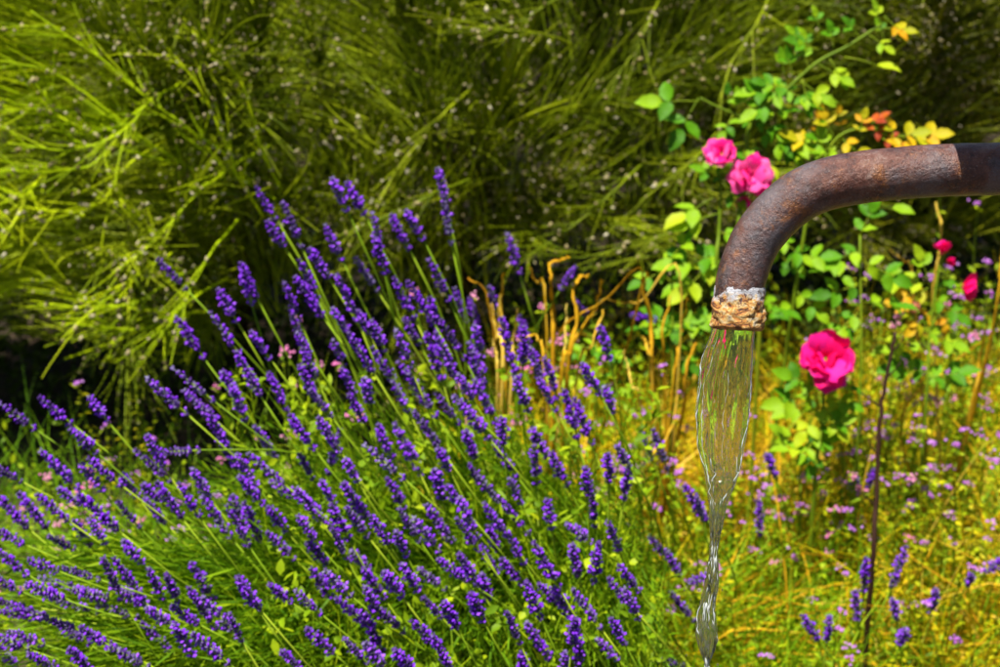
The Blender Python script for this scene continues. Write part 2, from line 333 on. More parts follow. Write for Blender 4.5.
# depth of the sheet alternates with its width, as a stream that necks and turns does
th = np.arange(72) * 2 * math.pi / 72; WV = []
wroot = P(737, 322, DP)
for r_, a, c in zip(rows, le, re):
    w_ = (c - a) / 2 * DP / F; cx = (a + c) / 2; cc = P(cx, r_, DP) - wroot
    dd = max(.0035, .0075 - .004 * min(1, max(0, (r_ - 318) / 150))) if r_ < 480 else .0055 + .002 * math.sin(r_ / 9)
    tw = 0 if r_ < 440 else min(1, (r_ - 440) / 60)
    for t_ in th:
        x = math.cos(t_); y = math.sin(t_)
        k1 = noise.noise(Vector((x * 3.0 + 5, y * 2.2, r_ * .013))) * .30 + noise.noise(Vector((x * 9, y * 6, r_ * .02 + 9))) * .22 + noise.noise(Vector((x * 14, y * 9, r_ * .09 + 9))) * .3 * tw
        k2 = (noise.noise(Vector((x * 4, y * 4, r_ * .075 + 30))) * .5 + noise.noise(Vector((x * 3, y * 3, r_ * .13))) * .45) * tw
        fl = min(1, (r_ - 318) / 25)
        edge = 1 + .05 * noise.noise(Vector((x * 2, r_ * .05, 4))) * fl
        WV.append(Vector((cc.x + x * w_ * edge * (1 + .4 * k2 * abs(y)), 0, 0)) + Vector((0, cc.y, cc.z)) + Vector((0, 1, 0)) * (y * dd * (1 + max(-.75, k1 * 1.6 * fl + k2)) + .002 * math.sin(x * 7 + r_ * .02) * fl * (1 - tw)))
WV = np.array([tuple(v) for v in WV]); sd = 72; n_ = len(rows)
i_ = np.arange(n_ - 1)[:, None] * sd; j_ = np.arange(sd)[None]; k_ = (j_ + 1) % sd
q = np.stack([i_ + j_, i_ + k_, i_ + sd + k_, i_ + sd + j_], -1).reshape(-1, 4)
T = np.concatenate([q[:, [0, 2, 1]], q[:, [0, 3, 2]]])
wb = MB(); V = np.concatenate([WV, WV[:sd].mean(0, keepdims=True), WV[-sd:].mean(0, keepdims=True)])
j = np.arange(sd); k = (j + 1) % sd; e = (n_ - 1) * sd
wb.add(V, np.concatenate([T, np.stack([j * 0 + n_ * sd, j, k], -1), np.stack([j * 0 + n_ * sd + 1, k + e, j + e], -1)]))
M['glint'] = plant_mat('water_glint', [(.55, .62, .50), (.75, .80, .74), (.9, .92, .9)], .55, .1, 200, .8)
def strand(fr, r0_, r1_, wdt, seed):  # thin whitish tubes: the stream's bright glints put in as geometry
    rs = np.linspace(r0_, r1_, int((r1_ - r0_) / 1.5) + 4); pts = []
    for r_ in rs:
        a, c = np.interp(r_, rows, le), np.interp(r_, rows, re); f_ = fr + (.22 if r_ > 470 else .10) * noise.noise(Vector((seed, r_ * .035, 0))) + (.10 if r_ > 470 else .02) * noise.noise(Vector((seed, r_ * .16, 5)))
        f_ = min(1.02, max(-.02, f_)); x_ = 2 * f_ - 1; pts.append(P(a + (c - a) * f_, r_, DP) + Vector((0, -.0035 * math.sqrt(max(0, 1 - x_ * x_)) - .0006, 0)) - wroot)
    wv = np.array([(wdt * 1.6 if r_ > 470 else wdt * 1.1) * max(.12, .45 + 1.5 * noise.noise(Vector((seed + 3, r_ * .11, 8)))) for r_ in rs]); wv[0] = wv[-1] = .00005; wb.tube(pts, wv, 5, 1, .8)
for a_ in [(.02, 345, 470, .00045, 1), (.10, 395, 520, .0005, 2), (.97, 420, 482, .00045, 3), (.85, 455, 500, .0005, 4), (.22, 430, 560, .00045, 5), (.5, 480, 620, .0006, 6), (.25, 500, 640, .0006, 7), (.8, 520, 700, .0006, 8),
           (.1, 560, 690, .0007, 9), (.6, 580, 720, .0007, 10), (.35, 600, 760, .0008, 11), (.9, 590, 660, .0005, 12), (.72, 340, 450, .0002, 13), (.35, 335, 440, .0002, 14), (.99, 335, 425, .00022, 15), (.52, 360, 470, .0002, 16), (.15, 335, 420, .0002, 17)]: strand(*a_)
dr = [(x_, y_) for x_, y_ in [(720, 560), (724, 590), (692, 600), (690, 632), (722, 645), (719, 665), (700, 672), (688, 655), (727, 618), (713, 690), (698, 590), (716, 700)]]
for x_, y_ in dr:
    c_ = np.array(tuple(P(x_ + R.uniform(-2, 2), y_, DP + R.uniform(-.01, .01)) - wroot)); blobs(wb, c_[None], np.array([R.uniform(.0005, .0012)]), 0, .6, np.array([[0, 0, 1.]]))
tag(link('water_stream', wb.mesh('water_stream', [M['water'], M['glint']]), None, wroot), 'clear stream of water falling from the rusty pipe mouth and narrowing to a thread', 'water')

# beside the view: pillar carrying the pipe, bar added only to shade it, trough under the stream
def box_mesh(name, sx, sy, sz, mat, bev=.01):
    import bmesh
    bm = bmesh.new(); bmesh.ops.create_cube(bm, size=1, matrix=Matrix.Diagonal((sx, sy, sz, 1)))
    bmesh.ops.bevel(bm, geom=bm.edges[:], offset=bev, segments=2, affect='EDGES'); me = bpy.data.meshes.new(name); bm.to_mesh(me); bm.free(); me.materials.append(mat); return me
py_, pz_ = cpts[-1].y, cpts[-1].z
pil = thing('stone_pillar', 'square stone fountain pillar that the iron pipe comes out of', 'pillar', (.78, py_, 0))
zz = 0
for k in range(6):
    h = .24; link('stone_block', box_mesh('stone_block', .34 + R.uniform(-.006, .006), .34 + R.uniform(-.006, .006), h - .008, M['stone'], .012), pil, (0, 0, zz + h / 2)); zz += h
hb = .19                                        # height of the added shade bar over the pipe
edge_x = P(958, 169, DP).x + SUN.x / SUN.z * hb
bc = Vector((0, py_, pz_)) + Vector((0, SUN.y, SUN.z)) * (hb / SUN.z)
bm_ = link('shade_bar', box_mesh('shade_bar', .70 - edge_x, .075, .04, M['blocker'], .004), None, ((.70 + edge_x) / 2, bc.y, bc.z))
tag(bm_, 'unseen timber bar added above the pipe to shade its right end', 'blocker')
tr = thing('stone_trough', 'low stone trough under the falling water', 'trough', (.17, py_, 0))
for (dx, dy, sx, sy) in ((0, -.19, .6, .06), (0, .19, .6, .06), (-.27, 0, .06, .316), (.27, 0, .06, .316)):
    link('trough_wall', box_mesh('trough_wall', sx, sy, .24, M['stone'], .01), tr, (dx, dy, .12))
link('trough_floor', box_mesh('trough_floor', .478, .318, .05, M['stone'], .004), tr, (0, 0, .03))

# ================================================================== BROOM SHRUBS (background)
def spray(seed, L, ntw, podn, twl, spread):
    """one arching branch: a main shoot along +Z bending to +X with long rush-like side twigs"""
    r = random.Random(seed); mb = MB()
    tip = Vector((L * r.uniform(.2, .6), r.uniform(-.2, .2) * L, L * r.uniform(.7, .9)))
    ax = bez((0, 0, 0), (L * .1, 0, L * .35), (L * .35, 0, L * .6), tip, 16)
    mb.tube(ax, np.linspace(.0036, .0016, 16), 4, 0, 1.15)
    tx = unit(np.gradient(ax, axis=0)); pods = []; pd = []
    for k in range(ntw):
        u = r.uniform(.12, 1) ** .8; i = min(15, int(u * 15)); p = ax[i]; t = Vector(tx[i])
        ang = r.uniform(.12, spread); az = r.gauss(0, 1.3)
        side = Vector((0, 1, 0)) * math.sin(az) + t.cross(Vector((0, 1, 0))) * -math.cos(az)
        d = (t * math.cos(ang) + side * math.sin(ang)).normalized(); l = twl * r.uniform(.45, 1.15)
        e = Vector(p) + d * l + Vector((0, 0, -1)) * l * r.uniform(-.25, .25); m1 = Vector(p) + d * l * .4 + t * l * .08; m2 = Vector(p) + d * l * .75 + t * l * .05
        c = bez(p, m1, m2, e, 7); mb.tube(c, np.linspace(.0018, .0009, 7) * r.uniform(.6, 1.5), 3, 0, min(1.1, max(0, r.gauss(.55, .38))), cap=False)
        for _ in range(podn):
            if r.random() < .5:
                q_ = c[r.randint(2, 6)]; dd = unit(np.array([r.gauss(0, 1), r.gauss(0, 1), r.gauss(0, 1)]) + np.array(tuple(d)))
                pods.append(q_ + dd * .004); pd.append(dd)
    if pods: blobs(mb, np.array(pods), G.uniform(.0012, .0032, len(pods)), 1, 1.7, np.array(pd))
    return mb
def variants(mat, pod, n, base, **kw):
    return [spray(base + i, kw.get('L', .62) * R.uniform(.8, 1.15), kw.get('ntw', 120), kw.get('podn', 1), kw.get('twl', .26), kw.get('spread', .5)).mesh('broom_branch', [M[mat], M[pod]]) for i in range(n)]
VB = variants('broom', 'pod', 8, 100, podn=2)
def long_shoots(t, mat, items, d):
    for pts in items:
        dd = d + R.uniform(-.08, .08); q = [P(a, b_, dd + .02 * i) - t.location for i, (a, b_) in enumerate(pts)]; tail = q[-1] + (q[-1] - q[-2]).normalized() * .06 + Vector((0, .10, -.03))
        c = smoothpath(q + [tail], 26); c = c + np.cumsum(G.normal(size=c.shape) * .0008, 0); mb = MB(); mb.tube(c, np.linspace(.0010, .0021, 26), 5, 0, .65); tg = unit(np.gradient(c, axis=0)); hh = []
        for k in range(16):
            i = R.randint(2, 22); v = -tg[i] + np.array([R.gauss(0, .35), R.gauss(-.1, .25), R.gauss(0, .35)]); v = unit(v); l = R.uniform(.04, .13)
            mb.tube(bez(c[i], c[i] + v * l * .4, c[i] + v * l * .7 - tg[i] * l * .1, c[i] + v * l, 6), np.linspace(.0014, .0008, 6), 3, 0, R.uniform(.3, 1.0), cap=False)
            hh.append(c[i] + v * l * R.uniform(.1, 1))
        blobs(mb, np.array(hh), G.uniform(.0018, .0042, len(hh)), 1, 1.2, unit(G.normal(size=(len(hh), 3))))
        link('branch', mb.mesh('long_branch', [M[mat], M['pod']]), t)
VY = variants('broom_bright', 'pod', 6, 200, podn=0, ntw=140, spread=.38, twl=.26)
VO = variants('broom_olive', 'pod', 8, 300, podn=3, twl=.17, spread=.6)
SHOOTS = {}
def shrub(x, y, n, ms, label, h=.85, r0=.28, front=True, sc=1.0, bias=0, roll=0, fine=0, podn_=0, fmat=None):
    t = thing('broom_shrub', label, 'shrub', (x, y, 0), 'broom shrubs along the back')
    st = MB()
    for k in range(9):
        a = R.uniform(0, 6.28); e = Vector((math.cos(a) * r0, math.sin(a) * r0, h * R.uniform(.6, 1)))
        st.tube(bez((0, 0, 0), (0, 0, h * .4), e * .7, e, 9), np.linspace(.012, .004, 9), 6)
    link('trunk', st.mesh('broom_trunk', M['twig']), t)
    for k in range(n):
        az = R.gauss(-math.pi / 2 + bias, 1.0) if front and R.random() < .78 else R.uniform(0, 6.28)
        z = R.uniform(.22, 1) * h; rr = r0 * R.uniform(.4, 1.3) * math.sqrt(max(.1, 1 - (z / h) ** 2 * .7))
        p = (math.cos(az) * rr, math.sin(az) * rr, z)
        tilt = R.gauss(.1 + .8 * (1 - z / h), .35); wx = x + p[0]; roll = math.radians(90 - float(np.interp(wx, [-.95, -.55, -.2, .2, .6, 1.0], [142, 125, 98, 62, 36, 20]))) * .8
        q = Quaternion((0, 1, 0), R.gauss(roll, .35)) @ Quaternion((0, 0, 1), az + R.gauss(0, .5)) @ Quaternion((0, 1, 0), tilt) @ Quaternion((0, 0, 1), R.gauss(0, .5))
        link('branch', R.choice(ms), t, p, q, sc * R.uniform(.75, 1.1))
    if fine:
        N_ = fine; ph = G.normal(-math.pi / 2, .95, N_); rr = (r0 + .42) * G.random(N_) ** .45; z = G.uniform(.28, 1.12, N_) * (h + .18)
        rr *= np.sqrt(np.clip(1.05 - ((z - .55 * h) / (.75 * h)) ** 2, .15, 1)); p = np.stack([np.cos(ph) * rr, np.sin(ph) * rr, z], -1)
        nz_ = np.array([noise.noise(Vector((a + x, b_ * .7, c_)) * 3.2) for a, b_, c_ in p]); ny = np.array([noise.noise(Vector((a + x, b_, c_)) * 3.2 + Vector((9, 4, 2))) for a, b_, c_ in p])
        th_ = np.radians(np.interp(p[:, 0] + x, [-.95, -.55, -.2, .2, .6, 1.0], [142, 125, 98, 62, 36, 20]) + nz_ * 95 + G.normal(0, 12, N_))
        d = unit(np.stack([np.cos(th_), -.35 + ny * 1.2, np.sin(th_)], -1)); mb = MB(); ln = G.uniform(.08, .26, N_)
        blades(mb, p, d, ln, G.uniform(.0014, .0030, N_), G.uniform(-.2, .9, N_), 0, 4)
        if podn_:
            c_ = p[:podn_] + d[:podn_] * (ln[:podn_] * G.uniform(.3, 1, podn_))[:, None] + G.normal(size=(podn_, 3)) * .004; blobs(mb, c_, G.uniform(.0012, .0030, podn_), 1, 1.4, unit(G.normal(size=(podn_, 3))))
        link('twigs', mb.mesh('broom_twigs', [fmat, M['pod']]), t, kind='stuff')
    return t
s1 = shrub(-1.2, 3.65, 70, VY + VB[:2], 'bright green broom shrub with long drooping twigs, leftmost of the front shrubs', h=1.05, bias=.3, fine=12000, podn_=600, fmat=M['broom_bright'])
s2 = shrub(-.55, 3.72, 80, VB + VY[:2], 'dark green rush-like broom shrub behind the left side of the lavender', h=.9, fine=9500, podn_=2000, fmat=M['broom'])
s3 = shrub(-.08, 3.98, 90, VB + VO, 'green broom shrub dotted with pale dry pods behind the tallest lavender spikes', h=.95, fine=8500, podn_=3400, fmat=M['broom'])
s4 = shrub(.42, 4.2, 85, VO + VB[:4], 'olive broom shrub full of pale buds behind the pink roses', h=.95, fine=8500, podn_=3400, fmat=M['broom'])
shrub(1.0, 4.2, 80, VO, 'olive broom shrub behind the horizontal run of the pipe', h=.98, fine=7500, podn_=3800, fmat=M['broom_olive'])
long_shoots(s1, 'broom_bright', [[(8,142),(70,147),(125,127),(150,100)],[(0,170),(60,172),(95,165),(118,128)],[(20,206),(55,212),(95,208),(115,185),(135,163)],[(0,245),(20,212),(27,190)],[(45,90),(60,120),(82,142),(120,150)],[(0,60),(60,75),(120,120),(160,150)],[(30,10),(90,50),(150,100),(190,130)],[(5,110),(50,112),(100,135)]], 2.95)
long_shoots(s2, 'broom_bright', [[(112,272),(150,243),(190,200),(235,165)],[(37,272),(80,298),(110,305),(160,312)],[(37,304),(90,307),(135,300),(170,280)],[(75,323),(110,328),(150,325),(185,300)],[(150,348),(170,320),(190,290),(212,250)],[(60,340),(100,300),(130,275)],[(160,40),(200,90),(225,140),(240,180)],[(190,30),(240,80),(262,150)],[(200,130),(215,160),(240,180)],[(120,200),(150,230),(170,265)]], 2.95)
long_shoots(s3, 'broom', [[(347,240),(385,190),(410,155),(450,110)],[(350,232),(400,208),(440,190)],[(330,120),(345,160),(355,200)],[(460,20),(500,30),(540,35)],[(470,40),(520,22),(560,0)],[(300,60),(330,110),(380,150)]], 3.1)
long_shoots(s4, 'broom', [[(560,262),(640,240),(690,222)],[(580,270),(660,255),(700,250)],[(530,255),(590,215),(620,190)],[(600,100),(630,60),(650,20)],[(720,100),(735,60),(760,20)],[(640,200),(680,170),(700,150)],[(690,60),(730,95),(800,110)]], 3.15)
for i, (x, lab) in enumerate([(-1.4, 'bright broom shrub of the back row at its left end'), (-.7, 'taller broom shrub in the back row, second from the left'), (0, 'dark broom shrub in the middle of the back row'),
                              (.75, 'olive broom shrub in the back row above the rose shoot'), (1.5, 'broom shrub at the right end of the back row')]):
    shrub(x, 4.95, 55, VY if i == 0 else (VB if i < 3 else VO), lab, h=1.35, r0=.4, sc=1.15)

# ================================================================== UNDERGROWTH, GRASS (stuff)
def ground_pts(N_, px, py, h=(0, .05)):
    """points on the ground whose base shows in a range of the picture's ground"""
    out = []
    a = G.uniform(*px, N_); bb = G.uniform(*py, N_); d = 1.45 / (math.sin(PITCH) - (333.5 - bb) / F * math.cos(PITCH))
    x = d * (a - 500) / F; y = d * (math.cos(PITCH) + (333.5 - bb) / F * math.sin(PITCH))
    return np.stack([x, y, np.zeros(N_) + G.uniform(*h, N_)], -1)
def area_pts(N_, x, y, z=(0, .02)):
    return np.stack([G.uniform(*x, N_), G.uniform(*y, N_), G.uniform(*z, N_)], -1)
def updirs(N_, spread=.5, lean=(0, 0)):
    d = G.normal(size=(N_, 3)) * spread; d[:, 2] = 1; d[:, 0] += lean[0]; d[:, 1] += lean[1]; return unit(d)
def grass(name, label_cat, N_, x, y, L, W, mat, spread=.5, droop=(.2, 1.4), lean=(0, 0), mask=None):
    p = area_pts(N_, x, y)
    if mask is not None: p = p[mask(p)]
    N_ = len(p); mb = MB(); blades(mb, p, updirs(N_, spread, lean), G.uniform(*L, N_), G.uniform(*W, N_), G.uniform(*droop, N_))
    return tag(link(name, mb.mesh(name, M[mat]), kind='stuff'), label_cat[0], label_cat[1])
def clump_mask(sc, th, seed):
    def f(p): return np.array([noise.noise(Vector((a * sc + seed, b * sc, seed))) > th for a, b in p[:, :2]])
    return f
grass('tall_grass', ('tall bright green grass along the bottom edge right of the lavender', 'grass'), 1500, (.12, .46), (2.1, 2.65), (.14, .34), (.002, .004), 'green', .5, (.6, 2.2), (.35, -.1))
# leafy undergrowth below the broom and at far left
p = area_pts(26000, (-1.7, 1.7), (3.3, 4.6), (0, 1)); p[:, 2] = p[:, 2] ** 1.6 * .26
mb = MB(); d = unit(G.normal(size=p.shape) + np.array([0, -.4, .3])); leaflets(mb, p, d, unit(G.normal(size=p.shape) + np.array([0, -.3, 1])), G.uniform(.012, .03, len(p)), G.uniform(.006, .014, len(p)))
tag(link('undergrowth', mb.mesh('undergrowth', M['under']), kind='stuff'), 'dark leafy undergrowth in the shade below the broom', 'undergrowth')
grass('yellow_grass', ('tangled yellow grass around the roses and the falling water', 'grass'), 15000, (-.05, 1.5), (2.3, 3.6), (.12, .38), (.0022, .0050), 'yellow', .8, (.5, 2.2), mask=lambda p: clump_mask(3.5, -.02, 21)(p) & ((np.hypot((p[:, 0] - .48) / .22, (p[:, 1] - 2.95) / .28) > 1) | (G.random(len(p)) < .3)))
grass('green_grass', ('fine green grass between the herbs on the flower bed', 'grass'), 9000, (-1.0, 1.5), (2.2, 3.4), (.12, .34), (.002, .0045), 'green', .55, (.3, 1.5), mask=lambda p: clump_mask(2.2, -.1, 5)(p) & ((p[:, 0] > .1) | (p[:, 1] < 2.95)))
grass('dry_grass', ('dry straw coloured grass lying across the flower bed', 'grass'), 4200, (.1, 1.4), (2.3, 3.4), (.15, .42), (.003, .006), 'straw', 1.0, (.6, 2.6), mask=clump_mask(3, -.2, 33))
p = area_pts(30000, (-1.3, 1.7), (2.35, 3.55), (0, 1)); p[:, 2] = p[:, 2] * (.16 + .16 * np.clip((p[:, 1] - 2.4), 0, 1)); keep = clump_mask(4, -.05, 8)(p) & ((p[:, 0] > .0) | (p[:, 1] < 2.95)); p = p[keep]
mb = MB(); d = unit(G.normal(size=p.shape) + np.array([0, -.2, .6])); leaflets(mb, p, d, unit(G.normal(size=p.shape) * .6 + np.array([0, -.4, 1])), G.uniform(.008, .022, len(p)), G.uniform(.004, .011, len(p)))
tag(link('ground_cover', mb.mesh('ground_cover', M['herb']), kind='stuff'), 'low leafy ground cover filling the flower bed', 'ground cover')

# ================================================================== LAVENDER
def spike_mesh(seed, pale=False, gap=True):
    """a flower spike along +Z, 1 = its length 0.05 m"""
    r = random.Random(seed); mb = MB(); L = .050
    mb.tube([(0, 0, -.002), (0, 0, L * .5), (0, 0, L * .95)], [.0011, .001, .0006], 4, 0, .5)
    n_w = r.randint(8, 10); zs = [L * (.05 + .92 * k / (n_w - 1)) for k in range(n_w)]
    if gap: zs[0] = 0; zs[1] += L * .05
    r_fl = r.uniform(.38, .66); C = []; D = []; RR = []; FC = []; FR = []; FD = []
    for k, z in enumerate(zs):
        u = z / L; wid = (.55 + .45 * math.sin(min(1, u * 1.5 + .25) * math.pi * .62)) * (1 - max(0, u - .6) * 1.25)
        for m in range(8):
            a = m * 2.399 + k + r.uniform(-.3, .3); t_ = r.uniform(.55, .95)
            d = np.array([math.cos(a) * math.sin(t_), math.sin(a) * math.sin(t_), math.cos(t_)])
            l = .0062 * wid * r.uniform(.8, 1.25); c = np.array([0, 0, z + r.uniform(-.0012, .0012)]) + d * (l * .55)
            C.append(c); D.append(d); RR.append(.00135 * (.7 + .4 * wid)); 
            if r.random() < (.10 if pale else r_fl) and (u < .93):
                FC.append(c + d * l * .6 + np.array([0, 0, r.uniform(-.0008, .001)])); FR.append(.0019 * r.uniform(.6, 1.25) * (.6 + .5 * wid)); FD.append(d)
    blobs(mb, np.array(C), np.array(RR), 1, 1.6, np.array(D))
    if FC: blobs(mb, np.array(FC), np.array(FR), 2, .1, np.array(FD))
    return mb.mesh('flower_spike', [M['stalk'], M['calyx'], M['corolla']], smooth=False)
SP = [spike_mesh(i, gap=i % 3 > 0) for i in range(14)]; SPP = [spike_mesh(40 + i, True) for i in range(3)]
spikes = [  # tip x, y, base x, y in the photograph
 (159,261,187,290),(162,296,205,360),(219,291,238,323),(209,310,240,355),(243,267,252,305),(175,370,215,402),(145,377,188,415),(185,392,215,420),(90,398,108,422),(41,399,72,424),(2,405,36,430),
 (42,452,80,490),(72,430,98,454),(82,465,103,492),(90,460,122,486),(122,475,138,498),(148,437,165,468),(165,452,200,450),(137,452,172,482),(158,484,183,520),(180,485,199,517),(145,500,167,525),(118,503,140,528),(80,495,120,532),
 (-3,468,22,482),(-4,495,30,530),(20,495,48,530),(38,496,70,522),(74,522,92,548),(90,520,106,545),(50,537,75,549),(124,542,143,563),(203,498,233,540),(228,508,250,548),(210,412,228,455),(218,432,246,480),
 (104,560,122,600),(115,560,146,603),(149,570,163,600),(167,576,178,603),(192,565,214,600),(190,590,217,630),(205,600,240,640),(173,607,200,625),(143,624,172,652),(175,625,193,657),(195,636,230,665),(238,578,256,608),(95,635,140,665),(70,650,92,672),(60,625,90,645),
 (257,189,277,220),(268,222,285,248),(278,192,302,248),(333,180,348,212),(348,184,365,216),(326,227,343,262),(310,250,330,280),(373,215,380,250),(376,240,386,275),(392,217,410,250),(407,212,424,241),(438,170,447,205),(443,198,452,245),(357,260,378,292),(241,265,258,300),(285,285,300,322),
 (290,270,325,320),(335,270,358,322),(402,272,435,325),(395,280,415,320),(430,262,450,302),(300,262,318,300),(252,333,271,360),(230,342,262,398),(270,375,287,412),(303,350,317,381),(291,417,315,450),(300,455,313,480),(342,370,355,395),(350,395,365,425),(350,335,375,375),
 (365,337,400,390),(388,345,425,405),(400,360,437,418),(413,410,445,455),(390,415,418,470),(425,330,442,380),(437,335,455,380),(437,395,460,425),(455,398,478,420),(470,350,484,400),(339,432,328,476),(367,447,405,480),(250,455,285,485),(405,320,420,345),(442,322,465,360),
 (272,482,305,500),(322,482,335,507),(345,485,367,520),(371,517,390,546),(388,480,406,510),(400,510,420,542),(415,520,440,552),(427,507,455,545),(448,487,470,515),(458,520,480,552),(232,495,248,545),(245,505,262,545),(269,508,287,532),(308,500,330,530),(333,530,347,560),
 (352,552,370,570),(365,570,385,600),(385,573,403,598),(240,580,262,612),(270,585,292,603),(297,592,322,615),(312,570,332,598),(325,572,352,597),(338,600,375,630),(375,605,405,633),(420,570,446,590),(424,598,442,618),(440,560,470,583),(230,615,242,642),(308,630,335,655),(345,640,368,664),(412,622,437,645),
 (502,320,510,360),(510,350,520,395),(530,350,545,390),(545,360,558,400),(470,345,485,385),(475,380,497,425),(515,380,530,412),(540,380,557,412),(563,385,578,440),(575,400,592,445),(462,405,490,440),(532,430,548,458),(494,443,518,478),(510,480,522,505),(552,455,568,487),
 (480,478,505,510),(500,500,530,535),(485,505,508,538),(505,530,525,565),(568,525,593,543),(608,522,620,553),(460,500,478,540),(460,555,480,590),(482,547,498,575),(502,560,523,585),(535,545,560,590),(540,585,560,605),(555,590,577,625),(575,592,602,630),(528,625,552,662),(620,567,640,592),(610,580,635,610),(625,590,640,620),(612,620,625,645),(598,640,618,660),
 (600,328,610,360),(583,365,600,395),(605,388,614,415),(617,447,630,468),(641,434,652,460),(654,432,668,470),(650,537,668,560),(668,553,680,577),(648,655,685,667),(672,594,695,622)]
low = [(-2,552,28,575),(-6,578,22,592),(-12,600,25,606),(28,585,66,600),(42,578,85,592),(65,568,100,580),(-4,612,45,618),(10,632,45,645),(-4,645,18,667),(45,618,82,632),(30,560,60,572),(75,590,110,600),(100,605,140,618),(-8,528,26,545),(-5,635,30,650),(120,590,150,606),(30,655,60,670),(112,648,150,668),(14,606,58,622),(60,602,100,612)]
back = [(507,233,520,275),(575,268,560,290),(575,300,590,320),(632,315,657,320),(490,288,497,315),(520,318,530,352),(470,300,480,335),(455,290,468,325)]
pale = {(490,288,497,315),(628,470,625,497)}
# fill between the listed spikes, in the same radial pattern
R2 = random.Random(3); fills = []
while len(fills) < 66:
    x, y = R2.uniform(0, 640), R2.uniform(280, 672)
    top = np.interp(x, [0, 160, 250, 300, 450, 560, 640], [500, 400, 300, 250, 260, 350, 470])
    if y < top + 25: continue
    if R2.random() < (x - 350) / 700: continue
    if x < 300 and R2.random() < .6: continue
    if min(math.hypot((s[0] + s[2]) / 2 - x, (s[1] + s[3]) / 2 - y) for s in spikes + low + fills) < 17: continue
    v = Vector((x - 560, y - 960)).normalized(); v = (v + Vector((R2.gauss(-.12, .12), R2.gauss(0, .08)))).normalized(); l = R2.uniform(24, 40)
    fills.append((x + v.x * l / 2, y + v.y * l / 2, x - v.x * l / 2, y - v.y * l / 2))
def lav_depth(y): return float(np.interp(y, [170, 667], [2.5, 1.98]))
def lav_plant(label, root_, sp, depth=None, thick=1, rr=None):
    t = thing('lavender_bush', label, 'lavender', root_, 'lavender plants in the bed')
    rt = Vector(root_); rr = rr or R
    for s in sp:
        d = (depth or lav_depth((s[1] + s[3]) / 2)) + rr.uniform(-.07, .09)
        a = P(s[2], s[3], d + .012); tip = P(s[0], s[1], d - .008)
        ax = tip - a; L = ax.length; ax.normalize()
        L = min(L, .062)
        ro = rt + Vector((rr.gauss(0, .05), rr.gauss(0, .05), 0)); D = (a - ro).length
        c = bez(ro, ro + Vector((rr.gauss(0, .04), rr.gauss(0, .04), D * .30)), a - ax * D * .45, a, 12) - np.array(tuple(rt))
        mb = MB(); mb.tube(c, np.linspace(.0016, .0011, 12) * thick, 4, 0, rr.random())
        # a pair of narrow leaves low on the stalk
        idx = [3, 5]; cc = np.repeat(c[idx], 2, 0); dd = unit(np.repeat(unit(c[[4, 6]] - c[[3, 5]]), 2, 0) + G.normal(size=(4, 3)) * .35)
        leaflets(mb, cc, dd, unit(G.normal(size=(4, 3))), G.uniform(.03, .055, 4), G.uniform(.003, .005, 4), 1)
        so_ = link('stalk', mb.mesh('lavender_stalk', [M['stalk'], M['lavleaf']]), t)
        me = rr.choice(SPP) if s in pale or rr.random() < .13 else rr.choice(SP)
        wdt = rr.uniform(.95, 1.3); q = ax.to_track_quat('Z', 'Y') @ Quaternion((0, 0, 1), rr.uniform(0, 6.28))
        link('flower_spike', me, so_, a - rt, q, (wdt, wdt, L / .048))
    return t
def lav_foliage(t, N_, tips_fn, mat_w=(.0022, .004)):
    """the mass of leafy shoots of a bush, too many to count"""
    rt = np.array(tuple(t.location)); mb = MB()
    root_ = G.normal(size=(N_, 3)) * np.array([.07, .05, 0]); tp = tips_fn(N_) - rt
    rows = []; a0 = root_; e = tp; D = np.linalg.norm(e - a0, axis=1)[:, None]
    m1 = a0 + np.array([0, 0, 1.]) * D * .4; m2 = a0 + (e - a0) * .6 + np.array([0, 0, 1.]) * D * .16
    side = unit(np.cross(e - a0, unit(G.normal(size=(N_, 3))))); W = G.uniform(*mat_w, N_)[:, None]
    for u in np.linspace(.25, 1, 9):
        p_ = (1 - u) ** 3 * a0 + 3 * (1 - u) ** 2 * u * m1 + 3 * (1 - u) * u * u * m2 + u ** 3 * e
        w_ = W * (1 - .85 * u ** 3) * .5; rows.append(np.stack([p_ - side * w_, p_ + side * w_], 1))
    V = np.stack(rows, 1).reshape(N_, -1, 3); k = np.arange(8) * 2; T = np.concatenate([np.stack([k, k + 1, k + 3], -1), np.stack([k, k + 3, k + 2], -1)])
    mb.add(V.reshape(-1, 3), (T[None] + np.arange(N_)[:, None, None] * 18).reshape(-1, 3), 0, np.repeat(G.random(N_), 18))
    # small side leaves on the shoots
    for u in (.55, .68, .78, .88, .95):
        p_ = (1 - u) ** 3 * a0 + 3 * (1 - u) ** 2 * u * m1 + 3 * (1 - u) * u * u * m2 + u ** 3 * e
        leaflets(mb, p_, unit(unit(e - m2) + G.normal(size=(N_, 3)) * .35), unit(G.normal(size=(N_, 3))), G.uniform(.02, .05, N_), G.uniform(.002, .004, N_), 0)
    link('foliage', mb.mesh('lavender_foliage', M['lavleaf']), t, kind='stuff')
def tips(xr, yfun, dd=(.03, .35)):
    def f(N_):
        x = G.uniform(*xr, N_); y = np.array([G.uniform(*yfun(a)) for a in x])
        return np.array([tuple(P(a, b_, np.interp(b_, [170, 667], [2.5, 1.98]) + c)) for a, b_, c in zip(x, y, G.uniform(*dd, N_))])
    return f
main = [s for s in spikes + fills if (s[0] + s[2]) / 2 < 640]; side_ = [s for s in spikes if (s[0] + s[2]) / 2 >= 640]
farl = [s for s in main if (s[0] + s[2]) / 2 < 175]; cen_ = [s for s in main if not (s[0] + s[2]) / 2 < 175]
